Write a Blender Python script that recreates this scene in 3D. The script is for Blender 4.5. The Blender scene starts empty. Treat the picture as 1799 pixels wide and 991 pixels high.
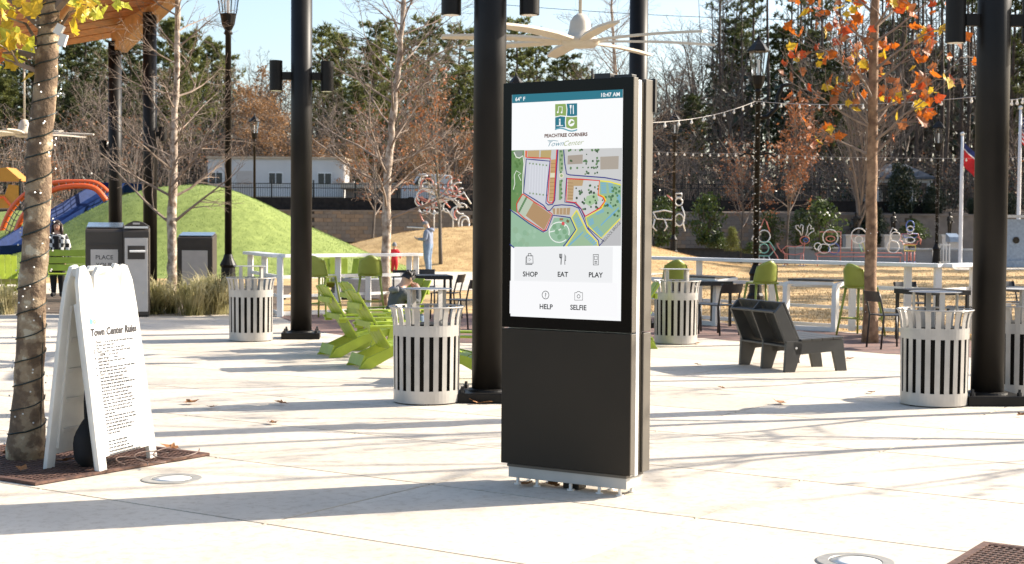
import bpy, bmesh, math, random
from mathutils import Vector, Matrix, Quaternion, noise
R = math.radians
V = Vector
scene = bpy.context.scene
COL = scene.collection
# ---------------------------------------------------------------- camera
FPX, W0, H0 = 2600.0, 1799.0, 991.0
CAMZ = 1.6
cam_d = bpy.data.cameras.new('camera'); cam = bpy.data.objects.new('camera', cam_d); COL.objects.link(cam)
cam_d.sensor_width = 36.0; cam_d.lens = FPX / W0 * 36.0; cam_d.clip_start = 0.1; cam_d.clip_end = 5000
CM = Matrix.Rotation(R(90 - 2.104), 3, 'X') @ Matrix.Rotation(R(0.4), 3, 'Z')
cam.location = (0, 0, CAMZ); cam.rotation_euler = CM.to_euler()
cam_d.dof.use_dof = True; cam_d.dof.focus_distance = 9.3; cam_d.dof.aperture_fstop = 7.0
scene.camera = cam
# ---------------------------------------------------------------- sky, sun, exposure
SUN_EL, SUN_AZ = R(31), R(19)
sund = V((math.cos(SUN_EL) * math.cos(SUN_AZ), math.cos(SUN_EL) * math.sin(SUN_AZ), math.sin(SUN_EL)))
world = bpy.data.worlds.new('World'); scene.world = world; world.use_nodes = True
wn = world.node_tree; wn.nodes.clear()
wo = wn.nodes.new('ShaderNodeOutputWorld'); bg = wn.nodes.new('ShaderNodeBackground'); sky = wn.nodes.new('ShaderNodeTexSky')
sky.sky_type = 'NISHITA'; sky.sun_disc = False; sky.sun_elevation = SUN_EL; sky.sun_rotation = math.atan2(sund.x, sund.y)
sky.air_density = 1.0; sky.dust_density = 2.0; sky.ozone_density = 1.0
bg.inputs['Strength'].default_value = 0.118
wn.links.new(sky.outputs[0], bg.inputs[0]); wn.links.new(bg.outputs[0], wo.inputs[0])
sl = bpy.data.lights.new('sun', 'SUN'); sl.energy = 5.0; sl.angle = R(0.53); sl.color = (1.0, 0.91, 0.78)
so = bpy.data.objects.new('sun', sl); COL.objects.link(so); so.rotation_euler = sund.to_track_quat('Z', 'Y').to_euler(); so.location = (20, 8, 20)
EXPO = 1.16
scene.view_settings.view_transform = 'Standard'; scene.view_settings.look = 'None'
scene.view_settings.exposure = EXPO; scene.view_settings.gamma = 1.0; scene.view_settings.use_curve_mapping = False
scene.render.engine = 'CYCLES'
# ---------------------------------------------------------------- measuring helpers (photo pixel -> place on the ground / at a depth)
def ray(u, v):
    return CM @ V(((u - 899.5) / FPX, -(v - 495.5) / FPX, -1.0))
def G(u, v, z=0.0):
    d = ray(u, v); t = (z - CAMZ) / d.z
    return V((d.x * t, d.y * t, z))
def P(u, v, y):
    d = ray(u, v); t = y / d.y
    return V((d.x * t, y, CAMZ + d.z * t))
# ---------------------------------------------------------------- materials
MATS = {}
def mat(name, col, rough=0.6, metal=0.0, var=0.12, scale=6.0, bump=0.0, bscale=80.0, coat=0.0, spec=0.5, trans=0.0, col2=None, detail=4.0, gen=False):
    m = bpy.data.materials.new(name); m.use_nodes = True; nt = m.node_tree; b = nt.nodes['Principled BSDF']
    b.inputs['Roughness'].default_value = rough; b.inputs['Metallic'].default_value = metal
    b.inputs['Coat Weight'].default_value = coat; b.inputs['Specular IOR Level'].default_value = spec
    c1 = [max(0, c * (1 - var)) for c in col]; c2 = col2 or [min(1, c * (1 + var)) for c in col]
    tc = nt.nodes.new('ShaderNodeTexCoord'); oi = nt.nodes.new('ShaderNodeObjectInfo')
    ad = nt.nodes.new('ShaderNodeVectorMath'); ad.operation = 'ADD'
    mu = nt.nodes.new('ShaderNodeMath'); mu.operation = 'MULTIPLY'; mu.inputs[1].default_value = 37.0
    nt.links.new(oi.outputs['Random'], mu.inputs[0]); nt.links.new(tc.outputs['Object'], ad.inputs[0]); nt.links.new(mu.outputs[0], ad.inputs[1])
    nz = nt.nodes.new('ShaderNodeTexNoise'); nz.inputs['Scale'].default_value = scale; nz.inputs['Detail'].default_value = detail
    nt.links.new(ad.outputs[0], nz.inputs['Vector'])
    rp = nt.nodes.new('ShaderNodeValToRGB'); rp.color_ramp.elements[0].position = .32; rp.color_ramp.elements[1].position = .68
    rp.color_ramp.elements[0].color = (*c1, 1); rp.color_ramp.elements[1].color = (*c2, 1)
    nt.links.new(nz.outputs['Fac'], rp.inputs[0]); nt.links.new(rp.outputs[0], b.inputs['Base Color'])
    if bump:
        n2 = nt.nodes.new('ShaderNodeTexNoise'); n2.inputs['Scale'].default_value = bscale; n2.inputs['Detail'].default_value = 5
        nt.links.new(ad.outputs[0], n2.inputs['Vector'])
        bp = nt.nodes.new('ShaderNodeBump'); bp.inputs['Strength'].default_value = bump; bp.inputs['Distance'].default_value = 0.02
        nt.links.new(n2.outputs['Fac'], bp.inputs['Height']); nt.links.new(bp.outputs[0], b.inputs['Normal'])
    if trans:
        tr = nt.nodes.new('ShaderNodeBsdfTranslucent'); mx = nt.nodes.new('ShaderNodeMixShader'); mx.inputs[0].default_value = trans
        nt.links.new(rp.outputs[0], tr.inputs[0]); out = nt.nodes['Material Output']
        nt.links.new(b.outputs[0], mx.inputs[1]); nt.links.new(tr.outputs[0], mx.inputs[2]); nt.links.new(mx.outputs[0], out.inputs[0])
    MATS[name] = m; return m
def srgb(r, g, b):
    f = lambda c: (c / 255 / 12.92) if c < 10 else ((c / 255 + .055) / 1.055) ** 2.4
    return (f(r), f(g), f(b))
EM = {}
def emat(r, g, b, k=1.0):
    key = (r, g, b, k)
    if key in EM: return EM[key]
    m = bpy.data.materials.new('screen_light'); m.use_nodes = True; nt = m.node_tree; bs = nt.nodes['Principled BSDF']
    bs.inputs['Base Color'].default_value = (.01, .01, .01, 1); bs.inputs['Roughness'].default_value = .3; bs.inputs['Specular IOR Level'].default_value = .2
    bs.inputs['Emission Color'].default_value = (*srgb(r, g, b), 1); bs.inputs['Emission Strength'].default_value = k / (2 ** EXPO)
    EM[key] = m; return m
# ---------------------------------------------------------------- mesh builder
Z = V((0, 0, 1))
class MB:
    def __init__(s): s.v = []; s.f = []; s.m = []; s.mi = 0
    def add(s, vs, fs):
        o = len(s.v); s.v.extend([tuple(x) for x in vs]); s.f.extend([tuple(i + o for i in f) for f in fs]); s.m.extend([s.mi] * len(fs)); return s
    def box(s, c, size, rot=None):
        hx, hy, hz = size[0] / 2, size[1] / 2, size[2] / 2; c = V(c)
        vs = [V((x, y, z)) for x in (-hx, hx) for y in (-hy, hy) for z in (-hz, hz)]
        if rot is not None: vs = [rot @ q for q in vs]
        return s.add([q + c for q in vs], [(0, 1, 3, 2), (4, 6, 7, 5), (0, 4, 5, 1), (2, 3, 7, 6), (0, 2, 6, 4), (1, 5, 7, 3)])
    def beam(s, a, b, w, h, up=Z):
        a, b = V(a), V(b); d = (b - a); L = d.length; d.normalize(); x = d.cross(up)
        if x.length < 1e-4: x = d.cross(V((0, 1, 0)))
        x.normalize(); y = x.cross(d)
        rot = Matrix((x, d, y)).transposed()
        return s.box((a + b) / 2, (w, L, h), rot)
    def tube(s, pts, rad, n=8, cap=True):
        pts = [V(p) for p in pts]; k = len(pts)
        if not hasattr(rad, '__len__'): rad = [rad] * k
        vs = []; fs = []; ref = None
        for i, p in enumerate(pts):
            d = (pts[min(i + 1, k - 1)] - pts[max(i - 1, 0)])
            if d.length < 1e-9: d = V((0, 0, 1))
            d.normalize()
            if ref is None: ref = d.orthogonal().normalized()
            x = ref - d * ref.dot(d)
            if x.length < 1e-5: x = d.orthogonal()
            x.normalize(); ref = x; y = d.cross(x)
            for j in range(n):
                a = 2 * math.pi * j / n
                vs.append(p + (x * math.cos(a) + y * math.sin(a)) * rad[i])
        for i in range(k - 1):
            for j in range(n):
                j2 = (j + 1) % n; fs.append((i * n + j, i * n + j2, (i + 1) * n + j2, (i + 1) * n + j))
        if cap: fs.append(tuple(reversed(range(n)))); fs.append(tuple(range((k - 1) * n, k * n)))
        return s.add(vs, fs)
    def lathe(s, prof, n=24, c=(0, 0, 0), cap=True):
        c = V(c); vs = []; fs = []
        for r, z in prof:
            for j in range(n):
                a = 2 * math.pi * j / n; vs.append(c + V((r * math.cos(a), r * math.sin(a), z)))
        k = len(prof)
        for i in range(k - 1):
            for j in range(n):
                j2 = (j + 1) % n; fs.append((i * n + j, i * n + j2, (i + 1) * n + j2, (i + 1) * n + j))
        if cap: fs.append(tuple(reversed(range(n)))); fs.append(tuple(range((k - 1) * n, k * n)))
        return s.add(vs, fs)
    def prism(s, poly, t, o=(0, 0, 0), ax=(1, 0, 0), ay=(0, 0, 1)):
        o, ax, ay = V(o), V(ax).normalized(), V(ay).normalized(); nn = ax.cross(ay).normalized(); n = len(poly)
        vs = [o + ax * a + ay * b - nn * (t / 2) for a, b in poly] + [o + ax * a + ay * b + nn * (t / 2) for a, b in poly]
        fs = [tuple(reversed(range(n))), tuple(range(n, 2 * n))] + [(i, (i + 1) % n, n + (i + 1) % n, n + i) for i in range(n)]
        return s.add(vs, fs)
    def sphere(s, c, r, n=8, sc=(1, 1, 1)):
        c = V(c); h = max(4, n // 2 + 1); vs = []; fs = []
        for i in range(1, h):
            t = math.pi * i / h
            for j in range(n):
                a = 2 * math.pi * j / n
                vs.append(c + V((r * sc[0] * math.sin(t) * math.cos(a), r * sc[1] * math.sin(t) * math.sin(a), r * sc[2] * math.cos(t))))
        vs += [c + V((0, 0, r * sc[2])), c - V((0, 0, r * sc[2]))]; T = len(vs) - 2; B = T + 1
        for i in range(h - 2):
            for j in range(n):
                j2 = (j + 1) % n; fs.append((i * n + j, (i + 1) * n + j, (i + 1) * n + j2, i * n + j2))
        for j in range(n):
            j2 = (j + 1) % n; fs.append((T, j, j2)); fs.append((B, (h - 2) * n + j2, (h - 2) * n + j))
        return s.add(vs, fs)
    def mesh(s, name, ms, smooth=False):
        me = bpy.data.meshes.new(name); me.from_pydata(s.v, [], s.f)
        ms = ms if isinstance(ms, (list, tuple)) else [ms]
        for m in ms: me.materials.append(MATS[m] if isinstance(m, str) else m)
        if len(ms) > 1: me.polygons.foreach_set('material_index', s.m)
        if smooth: me.polygons.foreach_set('use_smooth', [True] * len(s.f))
        me.update(); return me
    def build(s, name, ms, parent=None, smooth=False, bevel=0, auto=False):
        o = bpy.data.objects.new(name, s.mesh(name, ms, smooth)); COL.objects.link(o)
        if parent is not None: o.parent = parent
        if bevel:
            b = o.modifiers.new('bevel', 'BEVEL'); b.width = bevel; b.segments = 2; b.limit_method = 'ANGLE'; b.angle_limit = R(40)
        return o
def link_mesh(name, me, parent=None, loc=None, rot=None, sc=None):
    o = bpy.data.objects.new(name, me); COL.objects.link(o)
    if parent is not None: o.parent = parent
    if loc is not None: o.location = loc
    if rot is not None: o.rotation_euler = rot
    if sc is not None: o.scale = sc if hasattr(sc, '__len__') else (sc,) * 3
    return o
def tag(o, label=None, cat=None, group=None, kind=None):
    if label: o['label'] = label
    if cat: o['category'] = cat
    if group: o['group'] = group
    if kind: o['kind'] = kind
    return o
def thing(name, label, cat, loc=(0, 0, 0), rz=0.0, group=None):
    o = bpy.data.objects.new(name, None); COL.objects.link(o); o.location = loc; o.rotation_euler = (0, 0, rz); o.empty_display_size = .2
    return tag(o, label, cat, group)
KIDS = {}
def dup(o, parent=None, loc=None, rz=None, label=None, sc=None):
    c = o.copy(); COL.objects.link(c)
    if parent is not None: c.parent = parent
    if loc is not None: c.location = loc
    if rz is not None: c.rotation_euler = (0, 0, rz)
    if sc is not None: c.scale = (sc,) * 3
    if label: c['label'] = label
    for ch in [x for x in bpy.data.objects if x.parent == o]: dup(ch, c)
    return c
def text(s, size, m, parent, o, ax, ay, name='lettering', align='LEFT', shear=0.0, bold=0.0, sx=1.0, ext=0.0):
    cu = bpy.data.curves.new(name, 'FONT'); cu.body = s; cu.size = size; cu.align_x = align; cu.shear = shear; cu.offset = bold; cu.extrude = ext; cu.resolution_u = 3
    t = bpy.data.objects.new(name, cu); COL.objects.link(t)
    me = bpy.data.meshes.new_from_object(t.evaluated_get(bpy.context.evaluated_depsgraph_get())); bpy.data.objects.remove(t)
    me.materials.clear(); me.materials.append(MATS[m] if isinstance(m, str) else m)
    ax, ay = V(ax).normalized(), V(ay).normalized(); az = ax.cross(ay); o = V(o)
    for q in me.vertices: q.co = o + ax * (q.co.x * sx) + ay * q.co.y + az * q.co.z
    return link_mesh(name, me, parent)
# surfaces
mat('black_paint', (.011, .0095, .008), rough=.46, var=.3, scale=2, spec=.22)
mat('black_metal', (.012, .012, .013), rough=.4, var=.3, scale=3)
mat('kiosk_brown', (.021, .016, .0105), rough=.42, spec=.25, var=.10, scale=2.2, bump=.03, bscale=300)
mat('kiosk_edge', (.10, .088, .072), rough=.45, metal=.1, var=.06)
mat('kiosk_silver', (.74, .73, .70), rough=.38, metal=.25, var=.05)
mat('bezel', (.003, .003, .003), rough=.18, var=.2, spec=.14)
mat('can_grey', (.45, .425, .39), rough=.40, metal=.25, var=.13, scale=4, bump=.04, bscale=150)
mat('liner_black', (.007, .006, .005), rough=.7, var=.2, spec=.1)
mat('lime', (.31, .39, .03), rough=.48, var=.14, scale=5, bump=.03, bscale=200)
mat('olive', (.30, .34, .055), rough=.45, var=.07)
mat('white_paint', (.74, .735, .71), rough=.45, var=.04)
mat('sign_plastic', (.80, .78, .72), rough=.4, var=.05, scale=9, trans=.22)
mat('paper', (.82, .82, .81), rough=.3, var=.02)
mat('ink', (.025, .022, .025), rough=.6, var=.1)
mat('ink_grey', (.07, .07, .075), rough=.6, var=.25, scale=30)
mat('charcoal', (.055, .053, .048), rough=.45, var=.10, scale=5, bump=.05, bscale=120)
mat('belly_brown', (.045, .035, .027), rough=.5, var=.1)
mat('panel_pale', (.50, .46, .42), rough=.4, var=.05)
mat('solar', (.10, .14, .19), rough=.12, var=.1, spec=.6)
mat('wood', (.42, .145, .035), rough=.5, var=.28, scale=7, bump=.06, bscale=40)
mat('wood_beam', (.56, .30, .12), rough=.5, var=.16, scale=5)
mat('fan_cream', (.56, .50, .41), rough=.45, var=.04)
mat('bark_syc', (.125, .083, .05), rough=.85, var=.3, scale=16, bump=.6, bscale=45, col2=(.30, .22, .14))
mat('bark_birch', (.24, .155, .10), rough=.85, var=.35, scale=8, bump=.7, bscale=30, col2=(.58, .49, .40))
mat('bark_young', (.20, .105, .055), rough=.8, var=.35, scale=10, bump=.4, bscale=50, col2=(.34, .21, .12))
mat('twig', (.23, .175, .135), rough=.8, var=.2)
mat('twig_brown', (.125, .095, .072), rough=.85, var=.3, scale=2)
mat('twig_grey', (.10, .083, .07), rough=.85, var=.3, scale=2)
mat('bark_pine', (.085, .062, .048), rough=.9, var=.4, scale=3, bump=.5, bscale=12)
mat('needles', (.12, .145, .036), rough=.6, var=.4, scale=.7, trans=.4, col2=(.25, .26, .07))
mat('needles_dark', (.055, .075, .024), rough=.6, var=.4, scale=.7, trans=.35, col2=(.12, .14, .042))
mat('leaf_green', (.045, .075, .016), rough=.45, var=.4, scale=2, trans=.25, col2=(.10, .145, .03))
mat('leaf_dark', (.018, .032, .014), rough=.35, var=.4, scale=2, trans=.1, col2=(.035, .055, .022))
mat('leaf_orange', (.50, .13, .012), rough=.5, var=.25, scale=5, trans=.42)
mat('leaf_red', (.36, .055, .012), rough=.5, var=.25, scale=5, trans=.38)
mat('leaf_yellow', (.62, .42, .03), rough=.5, var=.2, scale=5, trans=.42)
mat('leaf_lime', (.50, .50, .05), rough=.5, var=.25, scale=5, trans=.42)
mat('leaf_rust', (.30, .10, .04), rough=.6, var=.35, scale=1, trans=.3, col2=(.42, .17, .065))
mat('leaf_tan', (.30, .165, .07), rough=.6, var=.35, scale=1, trans=.3)
mat('leaf_dead', (.27, .115, .035), rough=.7, var=.35, scale=25)
mat('grass_clump', (.38, .36, .13), rough=.6, var=.35, scale=3, trans=.5, col2=(.66, .58, .34))
mat('shrub_soil', (.10, .07, .045), rough=.95, var=.4, scale=3, bump=.5, bscale=20)
mat('bulb', (.85, .83, .78), rough=.15, var=.02, trans=.3)
mat('wire_green', (.012, .02, .014), rough=.6, var=.2)
mat('wire_black', (.012, .012, .012), rough=.6, var=.2)
mat('cable_grey', (.45, .42, .39), rough=.5, var=.1)
mat('grate', (.075, .036, .026), rough=.75, var=.35, scale=20, bump=.2, bscale=120, col2=(.15, .075, .05))
mat('grate_pit', (.02, .013, .01), rough=.95, var=.3)
mat('light_ring', (.36, .34, .30), rough=.5, metal=.4, var=.1, scale=20)
mat('light_lens', (.78, .78, .76), rough=.2, var=.03)
mat('block_wall', (.20, .175, .155), rough=.9, var=.16, scale=2.5, bump=.4, bscale=25)
mat('block_tan', (.25, .19, .14), rough=.9, var=.16, scale=2.5, bump=.4, bscale=25)
mat('mortar', (.09, .078, .068), rough=.95, var=.2)
mat('granite', (.33, .33, .335), rough=.6, var=.14, scale=25)
mat('granite_pale', (.50, .50, .49), rough=.6, var=.1, scale=25)
mat('blue_stone', (.24, .30, .38), rough=.35, var=.14, scale=9)
mat('bronze', (.030, .027, .024), rough=.35, metal=.7, var=.3)
mat('trailer', (.60, .60, .585), rough=.6, var=.05, scale=1)
mat('glass_dark', (.03, .04, .05), rough=.08, var=.1)
mat('roof_grey', (.075, .085, .10), rough=.8, var=.2, scale=4)
mat('tan_roof', (.48, .40, .30), rough=.7, var=.1)
mat('orange_plastic', (.75, .115, .022), rough=.35, var=.05)
mat('yellow_plastic', (.50, .22, .02), rough=.4, var=.06)
mat('blue_plastic', (.010, .026, .095), rough=.6, var=.2, spec=.1)
mat('rope', (.07, .06, .055), rough=.8, var=.2)
mat('skin', (.52, .31, .22), rough=.5, var=.05, scale=20)
mat('hair_black', (.012, .009, .008), rough=.45, var=.3, scale=40)
mat('hair_brown', (.035, .018, .012), rough=.45, var=.3, scale=40)
mat('hoodie', (.17, .20, .27), rough=.85, var=.12, scale=9, bump=.3, bscale=30)
mat('jeans', (.15, .21, .30), rough=.85, var=.16, scale=9, bump=.3, bscale=30)
mat('knit_grey', (.19, .19, .20), rough=.95, var=.2, scale=30, bump=.4, bscale=90)
mat('jacket_grey', (.085, .088, .086), rough=.85, var=.14, scale=12, bump=.3, bscale=30)
mat('red_cloth', (.62, .02, .03), rough=.8, var=.1, scale=12)
mat('cloth_black', (.012, .012, .013), rough=.85, var=.2)
mat('cloth_white', (.72, .72, .71), rough=.8, var=.05)
mat('wire_white', (.80, .79, .77), rough=.4, var=.03)
mat('wire_red', (.62, .22, .18), rough=.4, var=.05)
mat('wire_blue', (.07, .13, .42), rough=.4, var=.05)
mat('wire_yellow', (.62, .55, .12), rough=.4, var=.05)
mat('wire_teal', (.25, .55, .45), rough=.4, var=.05)
mat('flag_red', (.55, .02, .025), rough=.7, var=.1, trans=.3)
mat('flag_blue', (.02, .03, .13), rough=.7, var=.1, trans=.2)
mat('flag_white', (.72, .70, .70), rough=.7, var=.05, trans=.3)
mat('pole_white', (.72, .72, .74), rough=.3, var=.04)
mat('block_base', (.35, .30, .25), rough=.85, var=.15, scale=12)

mat('plinth_grey', (.42, .41, .385), rough=.45, metal=.2, var=.06)
m = MATS['bark_syc']; _nt = m.node_tree; _rp = [n for n in _nt.nodes if n.type == 'VALTORGB'][0]; _cr = _rp.color_ramp
[n for n in _nt.nodes if n.type == 'TEX_NOISE'][0].inputs['Scale'].default_value = 9
_cr.interpolation = 'EASE'; _cr.elements[0].position = .40; _cr.elements[0].color = (.13, .085, .05, 1); _cr.elements[1].position = .68; _cr.elements[1].color = (.52, .44, .31, 1)
for _p, _c in ((.50, (.19, .125, .075)), (.54, (.30, .215, .13)), (.62, (.34, .25, .155))):
    _e = _cr.elements.new(_p); _e.color = (*_c, 1)
# ---------------------------------------------------------------- setting
AX = V((.55, .835, 0)).normalized(); BX = V((.835, -.55, 0)).normalized(); GYAW = math.atan2(BX.y, BX.x)
def concrete_mat():
    m = mat('concrete', (.57, .505, .415), rough=.8, var=.11, scale=1.1, bump=.12, bscale=160, detail=8)
    nt = m.node_tree; b = nt.nodes['Principled BSDF']; rp = [n for n in nt.nodes if n.type == 'VALTORGB'][0]
    oi = [n for n in nt.nodes if n.type == 'OBJECT_INFO'][0]
    tc = [n for n in nt.nodes if n.type == 'TEX_COORD'][0]
    mr = nt.nodes.new('ShaderNodeMapRange'); mr.inputs[3].default_value = .93; mr.inputs[4].default_value = 1.04
    nt.links.new(oi.outputs['Random'], mr.inputs[0])
    st = nt.nodes.new('ShaderNodeTexNoise'); st.inputs['Scale'].default_value = 14; st.inputs['Detail'].default_value = 8; st.inputs['Roughness'].default_value = .75
    nt.links.new(tc.outputs['Object'], st.inputs['Vector'])
    r2 = nt.nodes.new('ShaderNodeValToRGB'); r2.color_ramp.elements[0].position = .28; r2.color_ramp.elements[0].color = (.70, .64, .56, 1); r2.color_ramp.elements[1].position = .5; r2.color_ramp.elements[1].color = (1, 1, 1, 1)
    nt.links.new(st.outputs['Fac'], r2.inputs[0])
    m1 = nt.nodes.new('ShaderNodeMixRGB'); m1.blend_type = 'MULTIPLY'; m1.inputs[0].default_value = 1
    m2 = nt.nodes.new('ShaderNodeMixRGB'); m2.blend_type = 'MULTIPLY'; m2.inputs[0].default_value = 1
    nt.links.new(rp.outputs[0], m1.inputs[1]); nt.links.new(r2.outputs[0], m1.inputs[2])
    nt.links.new(m1.outputs[0], m2.inputs[1]); nt.links.new(mr.outputs[0], m2.inputs[2]); nt.links.new(m2.outputs[0], b.inputs['Base Color'])
concrete_mat()
mat('joint', (.055, .05, .045), rough=.95, var=.2)
mat('soil', (.20, .14, .08), rough=.95, var=.3, scale=.5, bump=.5, bscale=8)
mat('litter', (.06, .043, .03), rough=.95, var=.45, scale=1.2, bump=.8, bscale=9, detail=9, col2=(.12, .08, .05))
mat('band_black', (.022, .017, .014), rough=.95, var=.4, scale=6, bump=.6, bscale=20)
mat('tan_grass', (.45, .285, .115), rough=.9, var=.2, scale=2.2, bump=.9, bscale=28, detail=9, col2=(.57, .39, .18))
mat('tan_blade', (.47, .30, .125), rough=.8, var=.25, scale=.8, col2=(.55, .38, .18))
mat('turf', (.18, .235, .045), rough=.85, var=.16, scale=3.5, bump=.5, bscale=70, detail=9, col2=(.24, .295, .07))
mat('turf_blade', (.185, .26, .045), rough=.8, var=.12, scale=1)
def brick_mat():
    m = mat('pavers', (.2, .12, .09), rough=.85, bump=.2, bscale=30); nt = m.node_tree; b = nt.nodes['Principled BSDF']
    tc = [n for n in nt.nodes if n.type == 'TEX_COORD'][0]
    br = nt.nodes.new('ShaderNodeTexBrick'); br.inputs['Scale'].default_value = 1; br.inputs['Brick Width'].default_value = .22; br.inputs['Row Height'].default_value = .11
    br.inputs['Mortar Size'].default_value = .006; br.inputs['Color1'].default_value = (.23, .125, .095, 1); br.inputs['Color2'].default_value = (.15, .095, .085, 1); br.inputs['Mortar'].default_value = (.12, .10, .085, 1)
    nt.links.new(tc.outputs['Object'], br.inputs['Vector']); nt.links.new(br.outputs[0], b.inputs['Base Color'])
brick_mat()
def S(o): return tag(o, kind='structure')
def sheet(name, poly, z, m):
    mb = MB(); mb.add([(p[0], p[1], z) for p in poly], [tuple(range(len(poly)))]); return S(mb.build(name, m))
# far ground sheet
sheet('ground', [(-1500, -300), (1500, -300), (1500, 2500), (-1500, 2500)], -.06, 'soil')
lawn = sheet('lawn', [(-70, 24), (70, 18), (70, 90), (-70, 90)], -.03, 'tan_grass')
# plaza: base sheet (the joints) with every concrete slab on it
plz_poly = [G(-250, 548).xy, G(250, 553).xy, G(480, 549).xy, G(1160, 556).xy, G(1390, 576).xy, G(1799, 606).xy, (14, 20.5), (16, 3), (-16, 3)]
plaza = sheet('plaza', [(p[0], p[1]) for p in plz_poly], -.022, 'joint')
SA, SB = 1.5, 1.83
sm = MB(); sm.box((0, 0, -.010), (SB - .019, SA - .019, .020)); slab_me = sm.mesh('slab', 'concrete')
def inside(p, poly):
    c = False; j = len(poly) - 1
    for i in range(len(poly)):
        a, b = poly[i], poly[j]
        if (a[1] > p[1]) != (b[1] > p[1]) and p[0] < (b[0] - a[0]) * (p[1] - a[1]) / (b[1] - a[1]) + a[0]: c = not c
        j = i
    return c
org = G(464, 920)
def slab_half():
    # slabs cut to the edge of the plaza stay inside its outline
    n = 0
    for i in range(-14, 22):
        for j in range(-14, 18):
            c = org + AX * ((i + .5) * SA) + BX * ((j + .5) * SB)
            cs = [c + AX * (a * SA / 2) + BX * (b * SB / 2) for a in (-1, 1) for b in (-1, 1)]
            if c.y < 5.6: continue
            lim = .36 * c.y + 1.6
            if abs(c.x) > lim: continue
            if not all(inside(q, plz_poly) for q in cs): 
                if inside(c, plz_poly) and c.y > 18:
                    # a trimmed slab: clip the rectangle with the outline
                    bm = bmesh.new(); vs = [bm.verts.new((q.x, q.y, 0)) for q in (cs[0], cs[1], cs[3], cs[2])]; bm.faces.new(vs)
                    pl = plz_poly
                    for k in range(len(pl)):
                        a, b = V((*pl[k], 0)), V((*pl[(k + 1) % len(pl)], 0)); nrm = V(((b - a).y, -(b - a).x, 0))
                        ctr = V((0, 12, 0))
                        if nrm.dot(ctr - a) > 0: nrm = -nrm
                        if (c - a).dot((b - a)) < -3 or (c - b).dot((a - b)) < -3: continue
                        bmesh.ops.bisect_plane(bm, geom=bm.verts[:] + bm.edges[:] + bm.faces[:], plane_co=a, plane_no=nrm, clear_outer=True)
                    if bm.faces:
                        me = bpy.data.meshes.new('slab'); bmesh.ops.translate(bm, verts=bm.verts, vec=(0, 0, 0)); bm.to_mesh(me); me.materials.append(MATS['concrete']); link_mesh('slab', me, plaza); n += 1
                    bm.free()
                continue
            o = link_mesh('slab', slab_me, plaza, c, (0, 0, GYAW)); n += 1
    return n
NSLAB = slab_half()
# brick terrace under the tables
ter = sheet('paver_terrace', [tuple(G(u, v).xy) for u, v in ((488, 556), (556, 583), (700, 601), (900, 604), (1235, 594), (1560, 622), (1840, 634), (1840, 609), (1390, 578), (1160, 558), (900, 551), (600, 551))], .004, 'pavers')
# walk beyond the railing, planter bed at the left
sheet('path', [tuple(G(u, v).xy) for u, v in ((560, 478), (700, 474), (850, 470), (1180, 466), (1180, 478), (980, 505), (760, 510), (560, 500))], -.018, 'concrete')
sheet('side_path', [tuple(G(u, v).xy) for u, v in ((1640, 452), (1900, 450), (1900, 472), (1680, 474))], -.018, 'concrete')
sheet('planter_bed', [tuple(G(u, v).xy) for u, v in ((-300, 548), (250, 553), (480, 549), (520, 500), (-300, 500))], -.024, 'shrub_soil')
sheet('left_walk', [tuple(G(u, v).xy) for u, v in ((-350, 520), (60, 516), (300, 506), (300, 500), (60, 496), (-350, 496))], -.016, 'concrete')
# mounds: height fields
def mound(name, c, rx, ry, h, m, rot=0.0, power=2.0, n=56, seed=1, kind='structure', shape=None):
    mb = MB(); vs = []; fs = []; cr, sr = math.cos(rot), math.sin(rot)
    for i in range(n + 1):
        for j in range(n + 1):
            a, b = -1.04 + 2.08 * i / n, -1.04 + 2.08 * j / n
            r = (abs(a) ** power + abs(b) ** power) ** (1 / power)
            f = .5 + .5 * math.cos(min(r, 1) * math.pi) if r < 1 else -.05 * (r - 1)
            z = h * (f ** .85 if f > 0 else f)
            x, y = a * rx, b * ry; z += .05 * h * noise.noise(V((x * .35 + seed, y * .35, 0))) * (1 if f > .02 else 0)
            if r >= 1: z = -.05
            vs.append((c[0] + x * cr - y * sr, c[1] + x * sr + y * cr, z - .035))
    for i in range(n):
        for j in range(n):
            k = i * (n + 1) + j; fs.append((k, k + n + 1, k + n + 2, k + 1))
    mb.add(vs, fs); return tag(mb.build(name, m, smooth=True), kind=kind)
tm = mound('turf_mound', (P(318, 400, 52).x, 53), 8.6, 8.0, 3.05, 'turf', power=2.2, seed=3)
tm2 = mound('turf_ridge', (P(40, 400, 55).x, 57), 9.5, 7.0, 2.2, 'turf', power=2.2, seed=8)
gm = mound('grass_mound', (P(880, 400, 60).x, 60.5), 11.6, 7.0, 1.75, 'tan_grass', power=3.0, seed=5)
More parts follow.
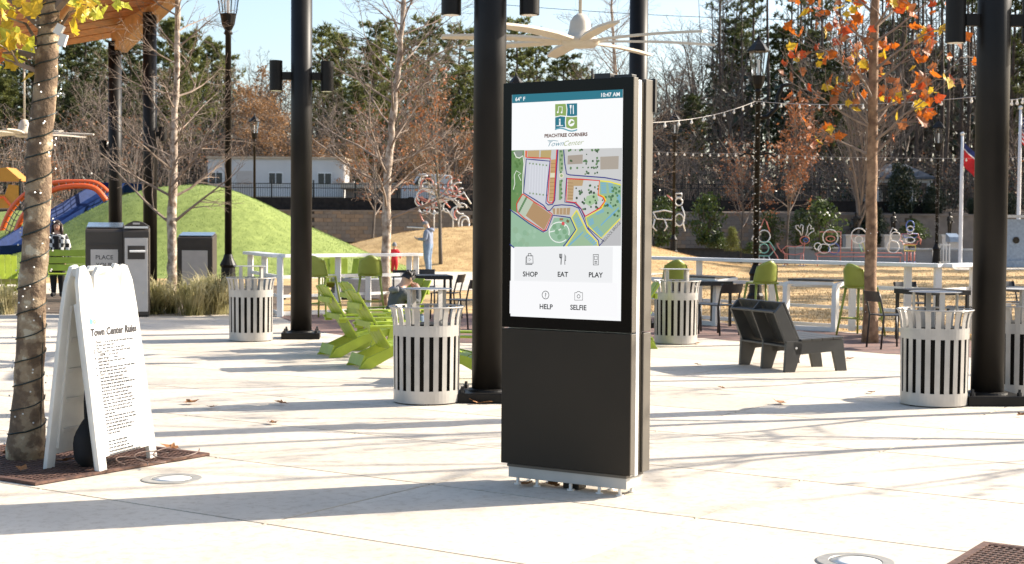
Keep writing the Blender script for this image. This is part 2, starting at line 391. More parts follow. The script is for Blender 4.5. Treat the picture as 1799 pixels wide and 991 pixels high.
# retaining wall of split blocks, one thing each side of the lawn
def hillz(x, y):
    t = min(1, max(0, (y - 77) / 30)); return 2.42 + 1.2 * t + max(0, y - 107) * .035 + .25 * noise.noise(V((x * .06, y * .06, 3)))
hb = MB(); vs = []; fs = []; NX, NY = 60, 30
for i in range(NX + 1):
    for j in range(NY + 1):
        x = -110 + 220 * i / NX; y = 76.3 + (j / NY) ** 1.6 * 240; vs.append((x, y, 2.38 if j == 0 else hillz(x, y)))
for i in range(NX):
    for j in range(NY):
        k = i * (NY + 1) + j; fs.append((k, k + NY + 1, k + NY + 2, k + 1))
hb.add(vs, fs); S(hb.build('hillside', 'litter', smooth=True))
bb = MB(); bb.box((0, 0, 0), (.447, .30, .193)); bmesh_me = [bb.mesh('block', 'block_wall'), bb.mesh('block', 'block_tan')]
def block_wall(label, x0, x1, rows, seed, group=None):
    t = thing('retaining_wall', label, 'wall', ((x0 + x1) / 2, 76, 0)); rng = random.Random(seed); L = x1 - x0
    cb = MB(); cb.box((0, .16, 1.19), (L, .30, 2.38)); cb.build('wall_core', 'mortar', t)
    cp = MB(); cp.box((0, .06, 2.40), (L, .42, .08)); cp.build('coping', 'block_wall', t)
    for r in rows:
        n = int(L / .457)
        for k in range(n):
            x = -L / 2 + (k + .5 + (.5 if r % 2 else 0)) * .457
            if abs(x) > L / 2 - .22: continue
            link_mesh('block', bmesh_me[0 if rng.random() < .7 else 1], t, (x, .02 + rng.uniform(-.012, .012), .1 + r * .203))
    return t
xa, xb = P(545, 400, 76).x, P(842, 400, 76).x
block_wall('sunlit block retaining wall behind the tan mound, left of the kiosk', xa, xb, range(4, 12), 1)
block_wall('shaded block retaining wall behind the evergreen shrubs, right of the kiosk', P(1150, 400, 76).x, P(1600, 400, 76).x, range(3, 12), 2)
for (a, b, lb) in ((-60, xa - .05, 'plain far stretch of retaining wall behind the green turf mound'), (P(1600, 400, 76).x + .05, 60, 'plain far stretch of retaining wall behind the flagpoles')):
    t = thing('retaining_wall', lb, 'wall', ((a + b) / 2, 76.1, 0)); mb = MB(); mb.box((0, .1, 1.19), (b - a, .3, 2.38)); mb.build('wall_face', 'block_wall', t); mb = MB(); mb.box((0, .06, 2.40), (b - a, .42, .08)); mb.build('coping', 'block_wall', t)
mb = MB(); mb.box(((xb + P(1150, 400, 76).x) / 2, 76.2, 1.19), (P(1150, 400, 76).x - xb - .1, .3, 2.38)); tag(mb.build('retaining_wall', 'block_wall'), 'stretch of retaining wall hidden behind the kiosk', 'wall')
# black picket fence along the top of the wall
def fence(label, x0, x1, y, seed):
    t = thing('picket_fence', label, 'fence', (x0, y, hillz((x0 + x1) / 2, y) - .05)); L = x1 - x0
    n = max(1, round(L / 2.4))
    for i in range(n + 1):
        mb = MB(); mb.box((i * L / n, 0, .80), (.075, .075, 1.6)); mb.box((i * L / n, 0, 1.62), (.095, .095, .05)); mb.build('post', 'black_metal', t)
    for z in (.25, 1.22, 1.45):
        mb = MB(); mb.box((L / 2, 0, z), (L, .03, .04)); mb.build('rail', 'black_metal', t)
    mb = MB(); k = int(L / .12)
    for i in range(k): mb.box((i * L / k + .06, 0, .80), (.02, .02, 1.36))
    tag(mb.build('pickets', 'black_metal', t), kind='stuff')
fence('black metal picket fence above the sunlit block wall', P(330, 400, 80).x, P(845, 400, 80).x, 80, 1)
fence('black metal picket fence in shade above the wall at the right', P(1155, 400, 81).x, P(1580, 400, 81).x, 81, 2)
mb = MB(); x0, x1 = P(300, 400, 78).x, P(1640, 400, 78).x
mb.box(((x0 + x1) / 2, 78.6, 2.75), (x1 - x0, .04, .75)); tag(mb.build('dark_band', 'band_black'), 'low dark band running at the foot of the picket fence', 'barrier')  # plain dark upright strip set just ahead of the fence
# ---------------------------------------------------------------- kiosk
def kiosk():
    a, b = G(893, 850), G(1100, 874); d = (b - a).normalized(); yaw = math.atan2(d.y, d.x); c = (a + b) / 2
    dep = V((-d.y, d.x, 0)); root = c + dep * .10
    t = thing('information_kiosk', 'tall black touchscreen kiosk showing a town map', 'kiosk', root, yaw)
    f0 = -.13; hw = .452
    def bx(name, m, x0, x1, y0, y1, z0, z1, bev=.003, par=None):
        mb = MB(); mb.box(((x0 + x1) / 2, (y0 + y1) / 2, (z0 + z1) / 2), (x1 - x0, y1 - y0, z1 - z0)); return mb.build(name, m, par or t, bevel=bev)
    lp = bx('lower_panel', 'kiosk_brown', -hw, hw, f0, f0 + .012, .135, .975, .002)
    bx('panel_edge', 'kiosk_edge', -hw + .001, hw - .001, f0 + .0125, f0 + .065, .136, .974, .002, lp)
    up = bx('upper_panel', 'bezel', -hw, hw, f0, f0 + .012, .983, 2.49, .002)
    bx('panel_edge', 'kiosk_edge', -hw + .001, hw - .001, f0 + .0125, f0 + .065, .984, 2.489, .002, up)
    bx('core', 'kiosk_silver', -hw + .03, hw - .03, f0 + .0655, f0 + .165, .118, 2.47)
    bx('side_rail', 'kiosk_silver', hw - .029, hw - .002, f0 + .072, f0 + .112, .125, 2.478)
    bx('side_rail', 'kiosk_silver', -hw + .002, -hw + .029, f0 + .072, f0 + .112, .125, 2.478)
    bx('side_groove', 'kiosk_brown', hw - .029, hw - .012, f0 + .1125, f0 + .165, .125, 2.47, 0)
    rp = bx('rear_lower_panel', 'kiosk_edge', -hw, hw, f0 + .1655, f0 + .26, .135, .975)
    ru = bx('rear_upper_panel', 'kiosk_edge', -hw, hw, f0 + .1655, f0 + .26, .983, 2.49)
    bx('rear_cap', 'black_metal', hw - .06, hw + .012, f0 + .2605, f0 + .285, 2.30, 2.50)
    bx('sensor_box', 'black_metal', .16, .27, f0 + .05, f0 + .12, 2.4905, 2.525)
    bx('sensor_box', 'black_metal', .28, .40, f0 + .08, f0 + .14, 2.4905, 2.515)
    mb = MB(); mb.tube([(.13, f0 + .08, 2.488), (.13, f0 + .08, 2.56)], .006, 8); mb.build('antenna', 'black_metal', t)
    bx('plinth', 'plinth_grey', -.415, .415, f0 + .03, f0 + .23, .045, .112, .003)
    bx('plinth_ledge', 'kiosk_edge', -.42, .42, f0 + .02, f0 + .24, .1125, .13, .002)
    for x in (-.36, -.22, .02, .22, .36):
        for y in (f0 + .055, f0 + .205):
            mb = MB(); mb.tube([(x, y, 0), (x, y, .046)], .011, 10); mb.tube([(x, y, 0), (x, y, .008)], .024, 10); mb.build('levelling_foot', 'kiosk_silver', t)
    bx('cable_box', 'kiosk_brown', -.05, .06, f0 + .08, f0 + .18, .002, .046)
    # ---- screen. K turns a photo pixel of the screen into a place on the glass
    sx0, sx1, sz0, sz1 = -.388, .384, 1.052, 2.418
    ys = [f0 - .0006]
    def K(px, py):
        q = (py - 168) / 390.; l = 905 - 5 * q; r = 1104 - 5 * q; s = (px - l) / (r - l)
        tt = (py - (168 - 6 * s)) / ((553 + 10 * s) - (168 - 6 * s)); return (min(sx1 - .001, max(sx0 + .001, sx0 + s * (sx1 - sx0))), min(sz1, max(sz0, sz1 + tt * (sz0 - sz1))))
    scr = MB(); scr.add([(sx0, ys[0], sz0), (sx1, ys[0], sz0), (sx1, ys[0], sz1), (sx0, ys[0], sz1)], [(0, 1, 2, 3)])
    scr = scr.build('screen', emat(250, 251, 252), t)
    layer = [1]; last = [None]; batches = {}
    def nxt(name=None):
        if not (name in ('map_tree', 'map_home') and last[0] == name): layer[0] += 1
        last[0] = name; return ys[0] - .00015 * layer[0]
    def put(name, c, vs, fs):
        key = 'map_print' if name.startswith('map') else 'menu_print' if name.startswith('menu') else 'header_bar' if name == 'header_bar' else 'emblem_print'
        mb, cl = batches.setdefault(key, (MB(), [])); c = tuple(c)
        if c not in cl: cl.append(c)
        mb.mi = cl.index(c); mb.add(vs, fs)
    def poly(name, pts, c, conv=K):
        y = nxt(name); q = [conv(*p) for p in pts]; put(name, c, [(x, y, z) for x, z in q], [tuple(range(len(q)))])
    def stroke(name, pts, w, c, conv=K, closed=False):
        y = nxt(name); q = [V((*conv(*p), 0)) for p in pts]; w /= 2
        if closed: q = q + [q[0]]
        n = len(q); vs = []; fs = []
        for i in range(n):
            if closed: d = (q[(i + 1) % (n - 1)] - q[i]).normalized() + (q[i] - q[(i - 1) % (n - 1)]).normalized()
            else: d = (q[min(i + 1, n - 1)] - q[i]).normalized() + (q[i] - q[max(i - 1, 0)]).normalized()
            d.normalize(); nn = V((-d.y, d.x, 0)); vs += [q[i] + nn * w, q[i] - nn * w]
        put(name, c, [(p.x, y, p.y) for p in vs], [(2 * i, 2 * i + 1, 2 * i + 3, 2 * i + 2) for i in range(n - 1)])
    def disc(name, px, py, r, c, conv=K, n=14, ring=0):
        x, z = conv(px, py); y = nxt(name)
        if ring:
            vs = [(x + rr * math.cos(2 * math.pi * k / n), y, z + rr * math.sin(2 * math.pi * k / n)) for rr in (r, r - ring) for k in range(n)]
            put(name, c, vs, [(k, (k + 1) % n, n + (k + 1) % n, n + k) for k in range(n)])
        else: put(name, c, [(x + r * math.cos(2 * math.pi * k / n), y, z + r * math.sin(2 * math.pi * k / n)) for k in range(n)], [tuple(range(n))])
    def txt(s, px, py, hpx, c, align='CENTER', bold=0.0, shear=0, sx=1.0, rot=0):
        x, z = K(px, py); ca, sa = math.cos(rot), math.sin(rot)
        return text(s, hpx * .00349 * 1.38, emat(*c), scr, (x, nxt(), z), (ca, 0, sa), (-sa, 0, ca), 'lettering', align, shear, bold, sx)
    W = (250, 251, 252); TEAL = (38, 116, 135); GRN = (140, 168, 92)
    poly('header_bar', [(905, 168), (1104, 162), (1104, 176.5), (905, 182.5)], TEAL)
    txt('64° F', 911, 179, 7, W, 'LEFT', .0006); txt('10:47 AM', 1099, 173.5, 7, W, 'RIGHT', .0006)
    # emblem: four tiles with curved gaps
    def wv(x0, x1, y0, y1, k, n=6): return [(x0 + (x1 - x0) * i / n, y0 + (y1 - y0) * i / n + k * math.sin(math.pi * 2 * i / n)) for i in range(n + 1)]
    poly('emblem_tile', [(984.5, 185.5), (1003.5, 185), (1005, 195), (1004, 206)] + [(994, 205), (984.5, 207)], GRN)
    poly('emblem_tile', [(1005, 185), (1024, 184.5), (1024, 206), (1015, 207), (1005.5, 206), (1006.5, 195)], TEAL)
    poly('emblem_tile', [(984.5, 208.5), (994, 206.5), (1002.8, 207.5), (1002, 218), (1003, 226), (994, 225), (984.5, 229)], TEAL)
    poly('emblem_tile', [(1004.5, 207.5), (1015, 208.5), (1024, 207.5), (1024, 227.5), (1014, 229), (1004.5, 226), (1003.6, 217)], GRN)
    poly('emblem_wave', [(984, 230)] + wv(984, 1024, 228, 229, -2.6, 8) + [(1024, 229)] + list(reversed(wv(984, 1024, 230.5, 231.5, -2.4, 8))), (98, 160, 178))
    stroke('note_stem', [(990, 199), (991, 190), (997.5, 190.5), (997, 199.5)], .0045, W); disc('note_head', 989.3, 199.5, .006, W); disc('note_head', 996.3, 200, .006, W)
    stroke('fork', [(1012.5, 188), (1012.5, 203)], .004, W); poly('fork_head', [(1010.8, 187.5), (1014.4, 187.5), (1013.6, 193), (1011.5, 193)], W)
    stroke('knife', [(1017.5, 203), (1017.2, 187.6)], .006, W)
    stroke('fountain_stem', [(993, 211), (993, 222)], .010, W); stroke('fountain_base', [(987, 223), (999, 222.6)], .004, W); stroke('fountain_gap', [(993, 213), (993, 217)], .003, TEAL)
    disc('leaf_disc', 1013.8, 218, .022, W); poly('disc_leaf', [(1010, 221), (1014, 214), (1020, 217), (1015, 219.5)], GRN); 
    txt('PEACHTREE CORNERS', 1003.7, 242, 6.0, (98, 62, 48), 'CENTER', .0011, 0, 1.03, rot=.008)
    txt('Town', 984, 258, 9, (64, 130, 150), 'CENTER', -.0002, .45, 1.15, rot=.03); txt('Center', 1016, 257, 9, (150, 165, 100), 'CENTER', -.0002, .45, 1.1, rot=.05)
    stroke('flourish', [(971, 248.5), (980, 248), (990, 249.5)], .003, (64, 130, 150))
    # map, traced in the plan's own units
    M = lambda x, y: K(890 + x / 5.214, 250 + y / 5.214)
    def mp(n, pts, c): return poly(n, pts, c, M)
    def ml(pts, w, c): return stroke('map_line', pts, w * .00085, c, M)
    rng = random.Random(4)
    mp('map_base', [(75, 75), (1108, 68), (1100, 950), (60, 950)], (196, 198, 198))
    mp('map_park', [(75, 75), (195, 75), (195, 460), (130, 560), (125, 640), (66, 612)], (104, 142, 84))
    mp('map_meadow', [(66, 612), (390, 825), (440, 800), (480, 690), (640, 690), (690, 800), (580, 950), (60, 950)], (150, 186, 158))
    for k in range(26): disc('map_tree', rng.uniform(80, 185), rng.uniform(90, 470), rng.uniform(.005, .011), rng.choice([(84, 122, 64), (96, 136, 84), (120, 150, 96)]), M, 8)
    for k in range(12): disc('map_tree', rng.uniform(80, 330), rng.uniform(790, 930), rng.uniform(.012, .024), rng.choice([(140, 178, 148), (158, 192, 166), (146, 180, 150)]), M, 10)
    mp('map_pond', [(105, 82), (185, 80), (180, 120), (150, 138), (112, 118)], (140, 148, 140))
    ml([(98, 90), (120, 135), (150, 145), (185, 125), (196, 200), (185, 300), (182, 420), (180, 470)], 8, (235, 236, 230)); ml([(165, 350), (140, 300), (165, 285), (120, 260), (100, 300), (105, 380), (90, 430)], 6, (226, 230, 220))
    mp('map_parking', [(225, 160), (450, 175), (428, 570), (392, 575), (200, 460)], (206, 208, 216))
    for k in range(7): ml([(258 + k * 26, 200), (246 + k * 26, 440 + k * 10)], 5, (220, 222, 230))
    for k in range(6):
        for q in range(2): disc('map_tree', 252 + k * 32, 195 + q * 270 + k * 4, .006, (134, 156, 120), M, 8)
    mp('map_shop_row', [(235, 80), (345, 78), (342, 145), (232, 140)], (192, 164, 120)); mp('map_shop_row', [(360, 80), (460, 78), (452, 150), (355, 146)], (186, 164, 110))
    mp('map_shop_row', [(456, 165), (506, 160), (482, 535), (434, 545)], (196, 160, 110))
    for k in range(10): ml([(454 - k * 1.8, 200 + k * 34), (503 - k * 2.2, 200 + k * 34)], 3, (150, 112, 76))
    mp('map_shop_gap', [(452, 285), (495, 285), (493, 325), (448, 325)], (222, 220, 190))
    mp('map_lot', [(610, 75), (1106, 70), (1104, 352), (880, 325), (620, 300), (600, 240)], (203, 203, 203))
    mp('map_store', [(615, 130), (755, 122), (752, 205), (612, 210)], (168, 156, 144)); mp('map_store', [(915, 145), (1082, 140), (1078, 258), (915, 260)], (172, 162, 150))
    for k in range(58):
        x, y = rng.choice([(790, None), (884, None), (None, 243), (None, 180), (None, 82), (None, 296)])
        disc('map_tree', x + rng.uniform(-6, 6) if x else rng.uniform(620, 900), y + rng.uniform(-5, 5) if y else rng.uniform(90, 290), rng.uniform(.004, .008), rng.choice([(70, 96, 70), (100, 134, 92)]), M, 7)
    mp('map_green_strip', [(532, 80), (576, 80), (570, 270), (532, 270)], (150, 172, 134)); mp('map_green_strip', [(535, 350), (562, 350), (552, 530), (530, 530)], (134, 162, 120))
    for k in range(12): disc('map_tree', 552 + rng.uniform(-10, 10), 90 + k * 38, .008, (92, 130, 84), M, 8)
    disc('map_circle', 556, 310, .016, (226, 220, 200), M); disc('map_circle', 556, 310, .009, (150, 172, 120), M)
    mp('map_block', [(612, 338), (910, 360), (898, 490), (950, 520), (958, 555), (912, 610), (780, 680), (700, 556), (602, 542)], (206, 206, 206))
    mp('map_shop_row', [(618, 345), (762, 352), (750, 405), (672, 405), (662, 538), (608, 534)], (188, 158, 116))
    mp('map_lawn', [(790, 500), (880, 470), (900, 540), (820, 590), (770, 560)], (168, 196, 158))
    for k in range(6): ml([(612, 375 + k * 28), (664, 378 + k * 28)], 3, (146, 110, 78))
    for k in range(40): disc('map_tree', rng.uniform(690, 900), rng.uniform(400, 620), rng.uniform(.004, .009), rng.choice([(70, 100, 70), (96, 134, 90), (60, 76, 62)]), M, 7)
    mp('map_green_plot', [(190, 470), (295, 550), (228, 655), (205, 690), (140, 625), (142, 555)], (186, 198, 178))
    for k in range(9): disc('map_tree', 225 - k * 9, 500 + k * 16, .008, (96, 136, 92), M, 8)
    mp('map_hall', [(290, 545), (462, 662), (392, 800), (215, 668)], (176, 142, 104)); mp('map_plaza_row', [(470, 605), (640, 600), (632, 665), (480, 660)], (178, 150, 116))
    for k in range(4): ml([(505 + k * 33, 603), (503 + k * 33, 660)], 4 + 6 * (k == 0), (216, 206, 190))
    mp('map_homes', [(915, 365), (1104, 402), (1100, 690), (930, 880), (800, 760), (785, 695), (922, 615), (968, 530), (910, 480)], (150, 184, 150))
    mp('map_homes', [(695, 628), (745, 730), (892, 945), (600, 948), (702, 800), (655, 690)], (156, 186, 152))
    def homes(ox, oy, n, dx, dy, w, h, ang):
        ca, sa = math.cos(ang), math.sin(ang)
        for k in range(n):
            cx, cy = ox + k * dx, oy + k * dy
            mp('map_home', [(cx + a * w * ca - b * h * sa, cy + a * w * sa + b * h * ca) for a, b in ((-.5, -.5), (.5, -.5), (.5, .5), (-.5, .5))], (118, 174, 204))
    homes(945, 385, 6, 1, 17, 48, 11, 0); homes(1010, 392, 5, 2, 18, 40, 11, .05); homes(1075, 490, 5, 6, 17, 46, 11, .5); homes(960, 565, 5, 14, 8, 11, 40, -.5)
    homes(880, 650, 6, 12, -5, 10, 42, -.35); homes(830, 710, 4, 3, 14, 46, 10, -.5); homes(940, 745, 6, 16, -16, 11, 56, .75); homes(870, 790, 6, 12, 15, 52, 10, -.6)
    homes(700, 700, 5, 8, 16, 48, 10, -.55); homes(640, 930, 6, 20, -18, 11, 56, .75); homes(790, 850, 6, 16, 15, 50, 11, -.7); homes(1010, 680, 5, 14, -14, 11, 52, .7)
    for k in range(34): disc('map_tree', rng.uniform(925, 1090), rng.uniform(420, 690), rng.uniform(.005, .010), rng.choice([(92, 134, 92), (70, 104, 74)]), M, 7)
    mp('map_road', [(938, 905), (1100, 730), (1100, 950), (905, 950)], (188, 188, 190))
    ml([(535 + 95 * math.cos(k * math.pi / 10), 822 + 92 * math.sin(k * math.pi / 10)) for k in range(21)], 7, (236, 240, 236)); ml([(440, 820), (540, 800), (600, 755)], 7, (236, 240, 236))
    for k in range(6): disc('map_tree', 490 + 24 * k, 770 + (k % 3) * 48, .016, (126, 168, 132), M, 10)
    disc('map_marker', 573, 743, .011, (214, 80, 84), M); mp('map_stage', [(540, 695), (575, 695), (573, 715), (540, 715)], (150, 118, 80)); mp('map_stage', [(612, 705), (635, 720), (620, 742), (600, 722)], (120, 106, 70))
    BL, RD, YL, OR = (44, 46, 132), (214, 54, 48), (240, 226, 40), (238, 128, 40)
    ml([(190, 470), (152, 520), (130, 560), (135, 632), (200, 690), (388, 806), (405, 800), (472, 658), (400, 605), (300, 545), (190, 470)], 8, RD)
    ml([(232, 80), (228, 140), (300, 146), (455, 152), (440, 380), (427, 540), (445, 556), (470, 556), (488, 530), (503, 300), (518, 75)], 9, RD)
    ml([(610, 338), (750, 346), (912, 360), (897, 490), (940, 508), (958, 548), (912, 608), (780, 680), (740, 610), (690, 556), (602, 542), (610, 338)], 9, RD)
    ml([(528, 75), (512, 300), (496, 530), (475, 568), (435, 574), (412, 556), (426, 400), (452, 178), (320, 165), (226, 156), (212, 320), (198, 460), (300, 520), (392, 578), (425, 625), (450, 625), (490, 580), (560, 574), (660, 582), (720, 606), (755, 680), (800, 790), (900, 900), (906, 950)], 8, BL)
    ml([(582, 75), (592, 200), (608, 295), (640, 305), (870, 326), (960, 334), (1104, 362)], 8, BL); ml([(608, 330), (590, 550), (680, 562), (740, 612), (776, 690), (812, 790), (945, 905), (906, 950)], 7, BL)
    ml([(65, 612), (250, 740), (385, 818), (425, 800), (478, 668), (560, 678), (640, 690), (690, 800), (640, 870), (575, 950)], 8, BL); ml([(62, 925), (105, 958)], 9, BL)
    ml([(918, 362), (1000, 370), (1104, 402)], 8, YL); ml([(906, 486), (952, 505), (970, 535), (930, 612), (784, 692), (802, 762), (925, 880), (1098, 705)], 8, YL)
    ml([(702, 625), (655, 690), (704, 800), (600, 950)], 8, YL); ml([(702, 625), (762, 745), (800, 820), (890, 910), (898, 950)], 8, YL)
    ml([(912, 372), (902, 480), (950, 512), (965, 545), (916, 612)], 6, OR); ml([(222, 80), (220, 140)], 8, OR)
    xx, zz = M(940, 932); text('MEDLOCK BRIDGE', .026, emat(70, 72, 78), scr, (xx, nxt(), zz), (.70, 0, .72), (-.72, 0, .70), 'lettering', 'LEFT', 0, 0, .8)
    xx, zz = M(72, 952); 
    # menu
    poly('menu_card', [(911, 432), (1088, 434), (1086, 545), (909, 540)], (240, 241, 243)); poly('menu_card', [(902, 491), (1096, 497), (1096, 556), (901, 548)], (249, 249, 251))
    poly('menu_card', [(911, 434), (1087, 436), (1087, 494), (911, 489)], (238, 239, 241))
    I = (38, 40, 44)
    for s, x, y in (('SHOP', 939.8, 484), ('EAT', 999.3, 485), ('PLAY', 1057.7, 486.5), ('HELP', 968.7, 541), ('SELFIE', 1027, 543)): txt(s, x, y, 8.8, I, 'CENTER', .0010)
    def ic(pts, w=.0048, cl=False): stroke('menu_icon', pts, w, I, K, cl)
    ic([(934, 448), (945, 448), (945.5, 461), (933.5, 461)], cl=True); ic([(936.5, 449), (937, 444), (941.5, 444), (942, 449)]); ic([(934, 450), (932.5, 450), (932, 463), (944, 463)]); ic([(937.8, 452), (942, 454.5), (937.8, 457)], .003, True)
    ic([(996, 445), (996, 451), (997, 453), (996.4, 464)], .006); ic([(994, 445), (994, 451), (996, 453)]); ic([(998, 445), (998, 451), (997, 453)]); ic([(1003.5, 464), (1003, 446), (1005, 450), (1005, 457), (1003.5, 457)])
    ic([(1054, 447), (1063, 447), (1063, 465), (1054, 465)], .0045, True); ic([(1056, 450), (1061, 450), (1061, 456), (1056, 456)], .004, True); ic([(1056, 459.5), (1061, 459.5)], .005); ic([(1056, 462), (1061, 462)], .004)
    disc('menu_icon', 968.3, 516.5, .026, I, K, 24, .004); txt('?', 968.3, 520.5, 8, I, 'CENTER', .0004)
    ic([(1021, 513), (1024.5, 513), (1026, 511), (1030, 511), (1031.5, 513), (1035, 513), (1035, 526), (1021, 526)], .0035, True); disc('menu_icon', 1028, 519.3, .012, I, K, 16, .0035)
    for key, (mb, cl) in batches.items(): mb.build(key, [emat(*c) for c in cl], scr)
    return t
kiosk()
# ---------------------------------------------------------------- litter cans
def litter_can(loc, rz, label):
    t = thing('litter_bin', label, 'trash can', loc, rz, 'grey slatted litter bins')
    N = 22; prof = [(.298, .02), (.300, .12), (.305, .62), (.307, .70), (.312, .77), (.326, .84), (.340, .872)]
    mb = MB()
    for r0, z0, r1, z1 in ((.2995, .012, .3005, .125), (.3055, .615, .3075, .715)):
        mb2 = MB(); n = 52; vs = []
        for r, z in ((r0, z0), (r1, z1), (r1 - .006, z1), (r0 - .006, z0)):
            vs += [(r * math.cos(2 * math.pi * k / n), r * math.sin(2 * math.pi * k / n), z) for k in range(n)]
        fs = [(i * n + k, i * n + (k + 1) % n, ((i + 1) % 4) * n + (k + 1) % n, ((i + 1) % 4) * n + k) for i in range(4) for k in range(n)]
        mb2.add(vs, fs); mb2.build('band', 'can_grey', t, smooth=False)
    mb = MB(); n = 52; ring = []
    mb.tube([(.340 * math.cos(2 * math.pi * k / n), .340 * math.sin(2 * math.pi * k / n), .876) for k in range(n + 1)], .0075, 6, cap=False); mb.build('rim', 'can_grey', t, smooth=True)
    s = MB(); w = math.pi * 2 / N * .275
    vs = []
    for r, z in prof:
        for q in (-1, 1): vs.append((r * math.cos(w * q), r * math.sin(w * q), z))
        for q in (1, -1): vs.append(((r - .006) * math.cos(w * q), (r - .006) * math.sin(w * q), z))
    fs = []
    for i in range(len(prof) - 1):
        for k in range(4): fs.append((i * 4 + k, i * 4 + (k + 1) % 4, (i + 1) * 4 + (k + 1) % 4, (i + 1) * 4 + k))
    s.add(vs, fs + [(3, 2, 1, 0), tuple(range(len(vs) - 4, len(vs)))]); me = s.mesh('slat', 'can_grey')
    for k in range(N): link_mesh('slat', me, t, (0, 0, 0), (0, 0, 2 * math.pi * k / N))
    mb = MB(); mb.lathe([(.24, .03), (.286, .05), (.292, .60), (.292, .69), (.27, .69), (.26, .10)], 28); mb.build('liner', 'liner_black', t, smooth=True)
    mb = MB(); mb.lathe([(.27, .012), (.27, .03)], 28); mb.build('base_plate', 'can_grey', t)
    for k in range(3): mb = MB(); a = k * 2.094 + .4; mb.tube([(.25 * math.cos(a), .25 * math.sin(a), 0), (.25 * math.cos(a), .25 * math.sin(a), .014)], .025, 10); mb.build('foot', 'liner_black', t)
    for k in range(4):
        a = k * math.pi / 2 + .5; x, y = .20 * math.cos(a), .20 * math.sin(a); mb = MB(); mb.beam((x, y, .70), (x, y, 1.035), .045, .012, up=V((math.cos(a), math.sin(a), 0))); mb.build('hood_bracket', 'can_grey', t)
    mb = MB(); mb.lathe([(.235, 1.036), (.240, 1.038), (.235, 1.041), (.05, 1.044)], 32); mb.build('rain_hood', 'can_grey', t)
    return t
def gcan(u, v): p = G(u, v); return p + V((p.x, p.y, 0)).normalized() * .30
can = litter_can(gcan(749, 713), .2, 'grey slatted trash can in front of the green chairs, left of the kiosk')
for u, v, r, lb in ((441, 601, .5, 'grey slatted trash can standing left of the post with the round base bolts'), (1640, 717, 1.1, 'grey slatted trash can just left of the black post at the right'), (1794, 700, .8, 'grey slatted trash can partly hidden behind the black post at the right edge'), (1187, 606, .3, 'grey slatted trash can behind the right side of the kiosk')):
    dup(can, loc=gcan(u, v), rz=r, label=lb)
# ---------------------------------------------------------------- pavilion posts and their cylinder lamps
def post(u, v, label, ztop=6.3, lampz=None, rl=0.0, plate=True, r=.15):
    p = G(u, v); t = thing('pavilion_post', label, 'post', p, rl)
    mb = MB(); mb.lathe([(r, .02), (r, ztop)], 40); mb.build('shaft', 'black_paint', t, smooth=False).data.polygons.foreach_set('use_smooth', [True] * 40 + [False, False])
    if plate:
        mb = MB(); mb.box((0, 0, .045), (.54, .54, .09)); mb.build('base_plate', 'black_paint', t, bevel=.008)
        mb = MB(); mb.lathe([(r + .035, .0905), (r + .03, .105), (r + .002, .115)], 32, cap=False); mb.build('weld_collar', 'black_paint', t)
        for x in (-.22, .22):
            for y in (-.22, .22): mb = MB(); mb.lathe([(.026, .0905), (.026, .12), (.015, .122), (.014, .15)], 6, (x, y, 0)); mb.build('anchor_bolt', 'black_metal', t)
    if lampz:
        for sgn in (-1, 1):
            q = MB(); q.lathe([(.088, lampz - .21), (.092, lampz - .205), (.092, lampz + .21), (.088, lampz + .215)], 28, (sgn * .36, 0, 0)); lm = q.build('cylinder_lamp', 'black_paint', t)
            q = MB(); q.lathe([(.075, lampz - .2125), (.07, lampz - .2105)], 20, (sgn * .36, 0, 0)); q.build('lens', 'light_lens', lm)
            q = MB(); q.beam((sgn * .14, 0, lampz), (sgn * .27, 0, lampz), .07, .11); q.build('bracket', 'black_paint', t)
    return t, p
p3, P3 = post(529, 594, 'black steel post with two cylinder lamps, beside the left trash can', lampz=3.73, rl=.1)
p4, P4 = post(857, 703, 'thick black steel post immediately left of the kiosk', lampz=3.76, rl=-.05)
p5, P5 = post(1734, 708, 'thick black steel post at the right edge of the photo', lampz=3.54, rl=.05)
q6 = P(1116, 400, 24); p6, P6 = post(1117, 575, 'black steel post rising behind the top of the kiosk', rl=0)
p1, P1 = post(203, 517, 'thinner looking black post under the end of the timber beam', ztop=5.78, plate=False)
p2, P2 = post(264, 523, 'black post behind the solar bin, right of the timber beam', ztop=6.25, plate=False)
# lamp on the far left post
mb = MB(); 
for dz, dx in ((0, -.33),):
    pp = P(181, 262, P1.y); mb.lathe([(.085, -.20), (.085, .20)], 20, (pp.x, pp.y, pp.z)); mb.beam((pp.x, pp.y, pp.z), (P1.x, P1.y, pp.z), .06, .10)
o = mb.build('cylinder_lamp', 'black_paint'); o.parent = p1; o.matrix_parent_inverse = Matrix.Translation(-P1)
pp = P(286, 236, P2.y); mb = MB(); mb.lathe([(.085, -.16), (.085, .16)], 20, (pp.x, pp.y, pp.z)); mb.beam((pp.x, pp.y, pp.z), (P2.x, P2.y, pp.z), .06, .10)
o = mb.build('cylinder_lamp', 'black_paint'); o.parent = p2; o.matrix_parent_inverse = Matrix.Translation(-P2)
